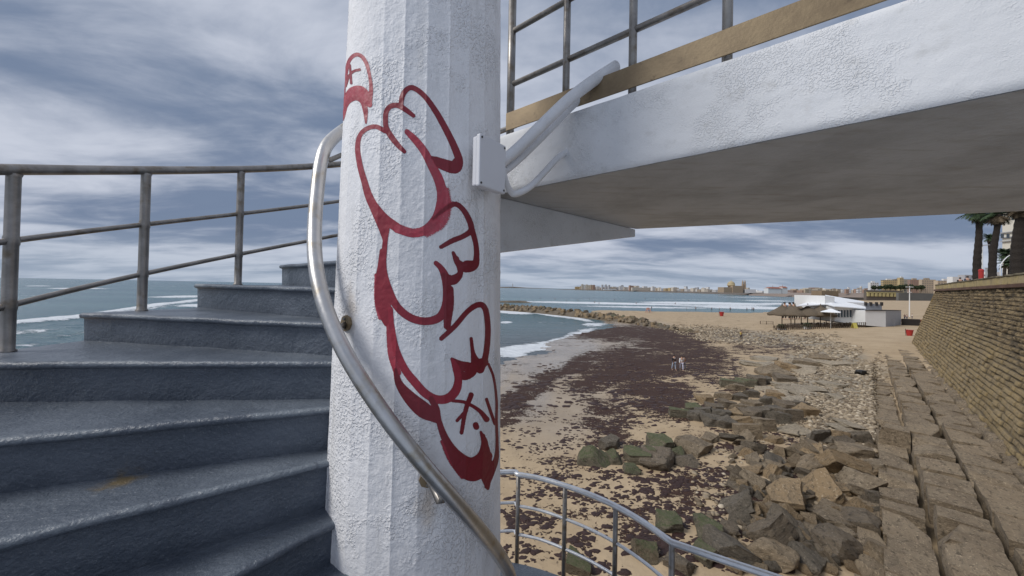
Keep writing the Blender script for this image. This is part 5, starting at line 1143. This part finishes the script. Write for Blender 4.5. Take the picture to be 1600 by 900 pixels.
# ------------------------------------------------------------------ promenade: palms, pole, hotel
def topY(px, w_):  # promenade point seen at px, w_ metres behind the wall face
    d = ray(px, 440)[:2]; o_ = B0[:2] - nl*(HS+w_); a = (o_@nl)/(d@nl); return d*a
M_PTR = NT('palm_trunk'); M_PTR.col(M_PTR.mix(M_PTR.noise(5, 5, .7, vec=M_PTR.mapv((1, 1, 5))), (.012, .009, .007), (.045, .034, .026))).rough(.95).nrm(M_PTR.bump(M_PTR.noise(4, 4, .7, vec=M_PTR.mapv((1, 1, 7))), .08)); M_PTR = M_PTR.m
M_FR = mat_leaf('palm_green', (.022, .040, .016), (.05, .085, .03)); M_DRY = mat_leaf('dry_fronds', (.07, .05, .03), (.17, .125, .075))
def fronds(name, n_, L0, e0_, e1_, seed, mat, parent, z0, droop=1.0):
    gg = np.random.default_rng(seed); V, Fc = [], []
    for i in range(n_):
        a = gg.random()*6.283; el = gg.uniform(e0_, e1_); L1 = L0*gg.uniform(.8, 1.1); p = np.array([0, 0, z0]); n_s = 12; pts = []
        for k in range(n_s):
            pts.append(p.copy()); e_ = el - droop*1.5*(k/n_s)**1.5; p = p + np.array([math.cos(a)*math.cos(e_), math.sin(a)*math.cos(e_), math.sin(e_)])*L1/n_s
        sd_ = np.array([-math.sin(a), math.cos(a), 0])
        for k in range(2, n_s):
            for j in range(3):
                q = pts[k-1]+(pts[k]-pts[k-1])*j/3; ll = L1*.32*math.sin(math.pi*(.15+.8*(k+j/3)/n_s))
                fw = (pts[k]-pts[k-1])/np.linalg.norm(pts[k]-pts[k-1])
                for s in (-1, 1):
                    tip = q + sd_*s*ll*.8 + fw*ll*.55 + np.array([0, 0, -ll*.35+.05*gg.normal()]); b_ = len(V); V += [tuple(q-fw*.035), tuple(q+fw*.035), tuple(tip)]; Fc.append((b_, b_+1, b_+2))
        for k in range(n_s-1):
            b_ = len(V); V += [tuple(pts[k]-sd_*.03), tuple(pts[k]+sd_*.03), tuple(pts[k+1]+sd_*.02), tuple(pts[k+1]-sd_*.02)]; Fc.append((b_, b_+1, b_+2, b_+3))
    return ob(name, mesh(name, V, Fc), mat, parent)
def palm(px, w_, wpx, ctop, lab, leanpx=0, r=None, fl=2.6, seed=1, nf=34, skirt=26):
    q = topY(px, w_); dep = q[1]; hh_ = PY(px, ctop, dep)[2]-ZPR; rt = wpx*dep/550/2; lx_ = leanpx*dep/550
    o = empty('palm_tree', (q[0], q[1], ZPR), label=lab, cat='palm tree'); n_ = 26; zs = np.linspace(-.2, hh_, n_)
    MB().tube([(lx_*(max(z, 0)/hh_)**1.4, .15*math.sin(z*.5), z) for z in zs], [rt*(1.15-.45*z/hh_ + .35*math.exp(-max(z, 0)/.5))*(1+.05*((i % 2)*2-1)) for i, z in enumerate(zs)], 14).build('trunk', M_PTR, o)
    c = fronds('crown', nf, fl, -.3, 1.4, seed, M_FR, o, hh_); c.location.x = lx_
    if skirt: c = fronds('dead_skirt', skirt, fl*.62, -1.5, -.35, seed+9, M_DRY, o, hh_-.1, .5); c.location.x = lx_
    return o
palm(1529, 4.0, 9.0, 333, 'tall straight palm with a dry skirt beside the white pole', -2, fl=2.4, seed=1, skirt=60)
palm(1552, 3.0, 8.5, 335, 'tall leaning palm between the pole and the thick palm', 6, fl=2.2, seed=2, skirt=50)
palm(1592, 2.5, 14, 318, 'thick dark palm trunk at the right edge of the view', 3, fl=2.4, seed=3, skirt=50)
palm(1546, 16, 4.0, 372, 'smaller slender green palm behind the two tall trunks', 0, fl=2.1, seed=4, nf=44, skirt=20)
palm(1571, 12, 4, 398, 'short bushy green palm in front of the pale hotel', 0, fl=2.2, seed=5, nf=44, skirt=14)
palm(1579, 10, 4, 412, 'lowest bushy palm close to the thick trunk', 0, fl=1.8, seed=6, nf=40, skirt=14)
q = topY(1534.5, 6); lp = empty('white_pole', (q[0], q[1], ZPR), label='slim pale lamp pole between the two tall palms', cat='lamp pole'); MB().tube([(0, 0, 0), (0, 0, 7.6)], [.11, .08], 10).build('pole', M_WPAINT, lp); MB().box((0, -.4, 7.6), (.3, .9, .12)).build('lamp_head', M_GREYW, lp)
q = topY(1563, 5); lp2 = empty('curved_lamp', (q[0], q[1], ZPR), label='low curved pale rail arching beside the thick palm', cat='lamp'); hz_ = PY(1563, 412, q[1])[2]-ZPR; kx = q[1]/550
MB().tube(smooth_path([(0, 0, 0), (0, 0, hz_*.8), (3*kx, 0, hz_*1.05), (14*kx, 0, hz_*1.3), (26*kx, 0, hz_*1.3), (30*kx, 0, hz_*1.2)], 6), .05, 8).build('arched_tube', M_WPAINT, lp2)
q = topY(1533, 1.6); rb = empty('litter_bin', (q[0], q[1], ZPR), label='red litter container on the promenade at the palm foot', cat='bin'); kx = q[1]/550; zt_ = PY(1533, 421, q[1])[2]-ZPR
MB().lathe((0, 0, 0), [(2.4*kx, 0), (2.8*kx, zt_*.9)], 12).build('body', M_RED, rb); MB().lathe((0, 0, zt_*.9), [(3.0*kx, 0), (3.0*kx, zt_*.08), (1.5*kx, zt_*.12)], 12).build('lid', M_RED, rb)
q = topY(1545, 3); gb = empty('utility_cabinet', (q[0], q[1], ZPR), label='grey utility cabinet between the two tall palms', cat='cabinet'); kx = q[1]/550; zt_ = PY(1545, 419, q[1])[2]-ZPR
MB().box((0, 0, zt_/2), (4.6*kx, .4, zt_)).build('body', M_GREYW, gb, bevel=.02); MB().box((0, 0, zt_+.03), (5.2*kx, .5, .06)).build('lid', M_GREYW, gb)
for px, w_, py, lab, c_ in ((1500, 1.3, 433.5, 'person in black leaning behind the parapet, left of the pair', 'black'), (1511.5, 1.3, 431.5, 'person in navy leaning behind the parapet, right of the pair', 'navy')):
    q = topY(px, w_); zt_ = PY(px, py-.5, q[1])[2]; person((q[0], q[1], ZPR), 0, c_, 'black', lab, 2.6, 1, h=max(1.2, zt_-ZPR))
# hotel
hd = 120; hot = empty('hotel_tower', tuple(PY(1580, 455, hd)), label='tall pale hotel with banded floors behind the palms', cat='building'); hl = np.array(hot.location); M_HOT = simple('cream_concrete', (.62, .58, .50), .85, 0, .08, .2)
def Hh(px, py): return PY(px, py, hd)-hl
a = PY(1566, 440, hd+23)-hl; b = Hh(2000, 440); zt_ = Hh(1580, 300)[2]
MB().box(((a[0]+b[0])/2, 12, zt_/2), (b[0]-a[0], 22, zt_)).build('wall', M_HOT, hot)
for y in (345, 354, 361, 381): z = Hh(1566, y)[2]; MB().box(((a[0]+b[0])/2-.3, 11.6, z), (b[0]-a[0]+.9, 23, .35)).build('floor_band', M_GREYW, hot)
for y, xs_ in ((341, range(1567, 1640, 5)), (368, range(1571, 1640, 9)), (392, range(1571, 1640, 9)), (405, range(1571, 1640, 9))):
    for x in xs_:
        p = Hh(x+1.2, y); MB().box((p[0], .95, p[2]), (.62 if y == 341 else 1.0, .1, 1.0 if y == 341 else 1.5)).build('window', M_GLASS, hot)
block(1484, 1500, 432.5, 300, M_WH, 'small white house showing over the wall left of the palms', zb=0, th=12, roofbox=False)
block(1502, 1524, 429.5, 260, 4, 'low grey building behind the leaning people and the tall palm', zb=0, th=12, roofbox=False)
block(1534, 1562, 425, 240, 1, 'low white building between the palm trunks', zb=0, th=12, roofbox=False)
# ================================================================== camera, sky, sun
cd = D.cameras.new('camera'); cam = D.objects.new('camera', cd); bpy.context.scene.collection.objects.link(cam)
cd.sensor_width = 36; cd.sensor_fit = 'HORIZONTAL'; cd.lens = F/1600*36; cd.clip_start = .02; cd.clip_end = 60000
cd.shift_y = (V0-450)/1600; cd.shift_x = (800-U0)/1600
cam.matrix_world = (Matrix.Rotation(R_(90)+PITCH, 4, 'X') @ Matrix.Rotation(ROLL, 4, 'Z'))
sc = bpy.context.scene; sc.camera = cam
w = D.worlds.new('World'); sc.world = w; w.use_nodes = True; nt = w.node_tree; N_ = nt.nodes; Lk = nt.links.new
bg = N_['Background']; bg.inputs['Strength'].default_value = .1
sky = N_.new('ShaderNodeTexSky'); sky.sky_type = 'NISHITA'; sky.sun_disc = False
SUN_EL, SUN_AZ = R_(44), R_(-106)      # azimuth from +Y, clockwise
sky.sun_elevation = SUN_EL; sky.sun_rotation = SUN_AZ; sky.air_density = 1.2; sky.dust_density = 2.0
tc = N_.new('ShaderNodeTexCoord'); sx = N_.new('ShaderNodeSeparateXYZ'); Lk(tc.outputs['Generated'], sx.inputs[0])
def M(op, a, b=None, c=None):
    n = N_.new('ShaderNodeMath'); n.operation = op
    for i, v in enumerate((a, b, c)):
        if v is None: continue
        if hasattr(v, 'links'): Lk(v, n.inputs[i])
        else: n.inputs[i].default_value = v
    return n.outputs[0]
def MR(a, b, v, o0=0, o1=1):
    n = N_.new('ShaderNodeMapRange'); n.interpolation_type = 'SMOOTHSTEP'
    for k, x in (('From Min', a), ('From Max', b), ('To Min', o0), ('To Max', o1)): n.inputs[k].default_value = x
    Lk(v, n.inputs['Value']); return n.outputs[0]
def MX(f, a, b):
    n = N_.new('ShaderNodeMix'); n.data_type = 'RGBA'
    for i, v in ((0, f), (6, a), (7, b)):
        if hasattr(v, 'links'): Lk(v, n.inputs[i])
        elif i == 0: n.inputs[0].default_value = v
        else: n.inputs[i].default_value = (*v, 1)
    return n.outputs[2]
zc_ = M('MAXIMUM', sx.outputs[2], 0.0); dv_ = M('ADD', zc_, .13)
cb = N_.new('ShaderNodeCombineXYZ'); Lk(M('DIVIDE', sx.outputs[0], dv_), cb.inputs[0]); Lk(M('DIVIDE', sx.outputs[1], dv_), cb.inputs[1])
def NO(scale, det, rough, sc3=(1, 1, 1), rz=0.0, loc=(0, 0, 0), dist=0.0):
    mp = N_.new('ShaderNodeMapping'); mp.inputs['Scale'].default_value = sc3; mp.inputs['Rotation'].default_value = (0, 0, rz); mp.inputs['Location'].default_value = loc
    Lk(cb.outputs[0], mp.inputs['Vector']); n = N_.new('ShaderNodeTexNoise'); n.inputs['Scale'].default_value = scale; n.inputs['Detail'].default_value = det
    n.inputs['Roughness'].default_value = rough; n.inputs['Distortion'].default_value = dist; Lk(mp.outputs[0], n.inputs['Vector']); return n.outputs['Fac']
big = NO(.75, 5, .5, (.55, 1, 1), R_(-24), (3.1, 1.7, 0), .35)
mid = NO(1.9, 7, .58, (.55, 1, 1), R_(-18), (9, 4, 0), .5)
fin = NO(6.5, 6, .6, (.5, 1, 1), R_(-30), (2, 5, 0), .6)
dens = M('ADD', M('MULTIPLY', big, .60), M('ADD', M('MULTIPLY', mid, .34), M('MULTIPLY', fin, .08)))
k1 = MR(.405, .60, dens)
dark = (1.5, 1.98, 2.95); light = (4.9, 5.25, 6.1)
cl = MX(k1, dark, light)
# a paler strip just above the sea line
lowb = MR(.0, .13, zc_, 1, 0)
cl = MX(M('MULTIPLY', lowb, .55), cl, (3.5, 4.15, 5.0))
cov = MR(.36, .46, dens, .97, 1.0)
nk = N_.new('ShaderNodeMix'); nk.data_type = 'RGBA'; Lk(cov, nk.inputs[0]); Lk(sky.outputs[0], nk.inputs[6]); Lk(cl, nk.inputs[7])
Lk(nk.outputs[2], bg.inputs['Color'])
sl = D.lights.new('sun', 'SUN'); sl.energy = 2.1; sl.angle = R_(24); sl.color = (1, .97, .92)
so = D.objects.new('sun', sl); bpy.context.scene.collection.objects.link(so)
sd = Vector((math.sin(SUN_AZ)*math.cos(SUN_EL), math.cos(SUN_AZ)*math.cos(SUN_EL), math.sin(SUN_EL)))
so.rotation_euler = sd.to_track_quat('Z', 'Y').to_euler()
vs_ = sc.view_settings; vs_.view_transform = 'Standard'; vs_.look = 'None'; vs_.exposure = .22; vs_.gamma = 1; vs_.use_curve_mapping = False
sc.cycles.max_bounces = 6; sc.cycles.diffuse_bounces = 3; sc.cycles.glossy_bounces = 3; sc.cycles.transparent_max_bounces = 8
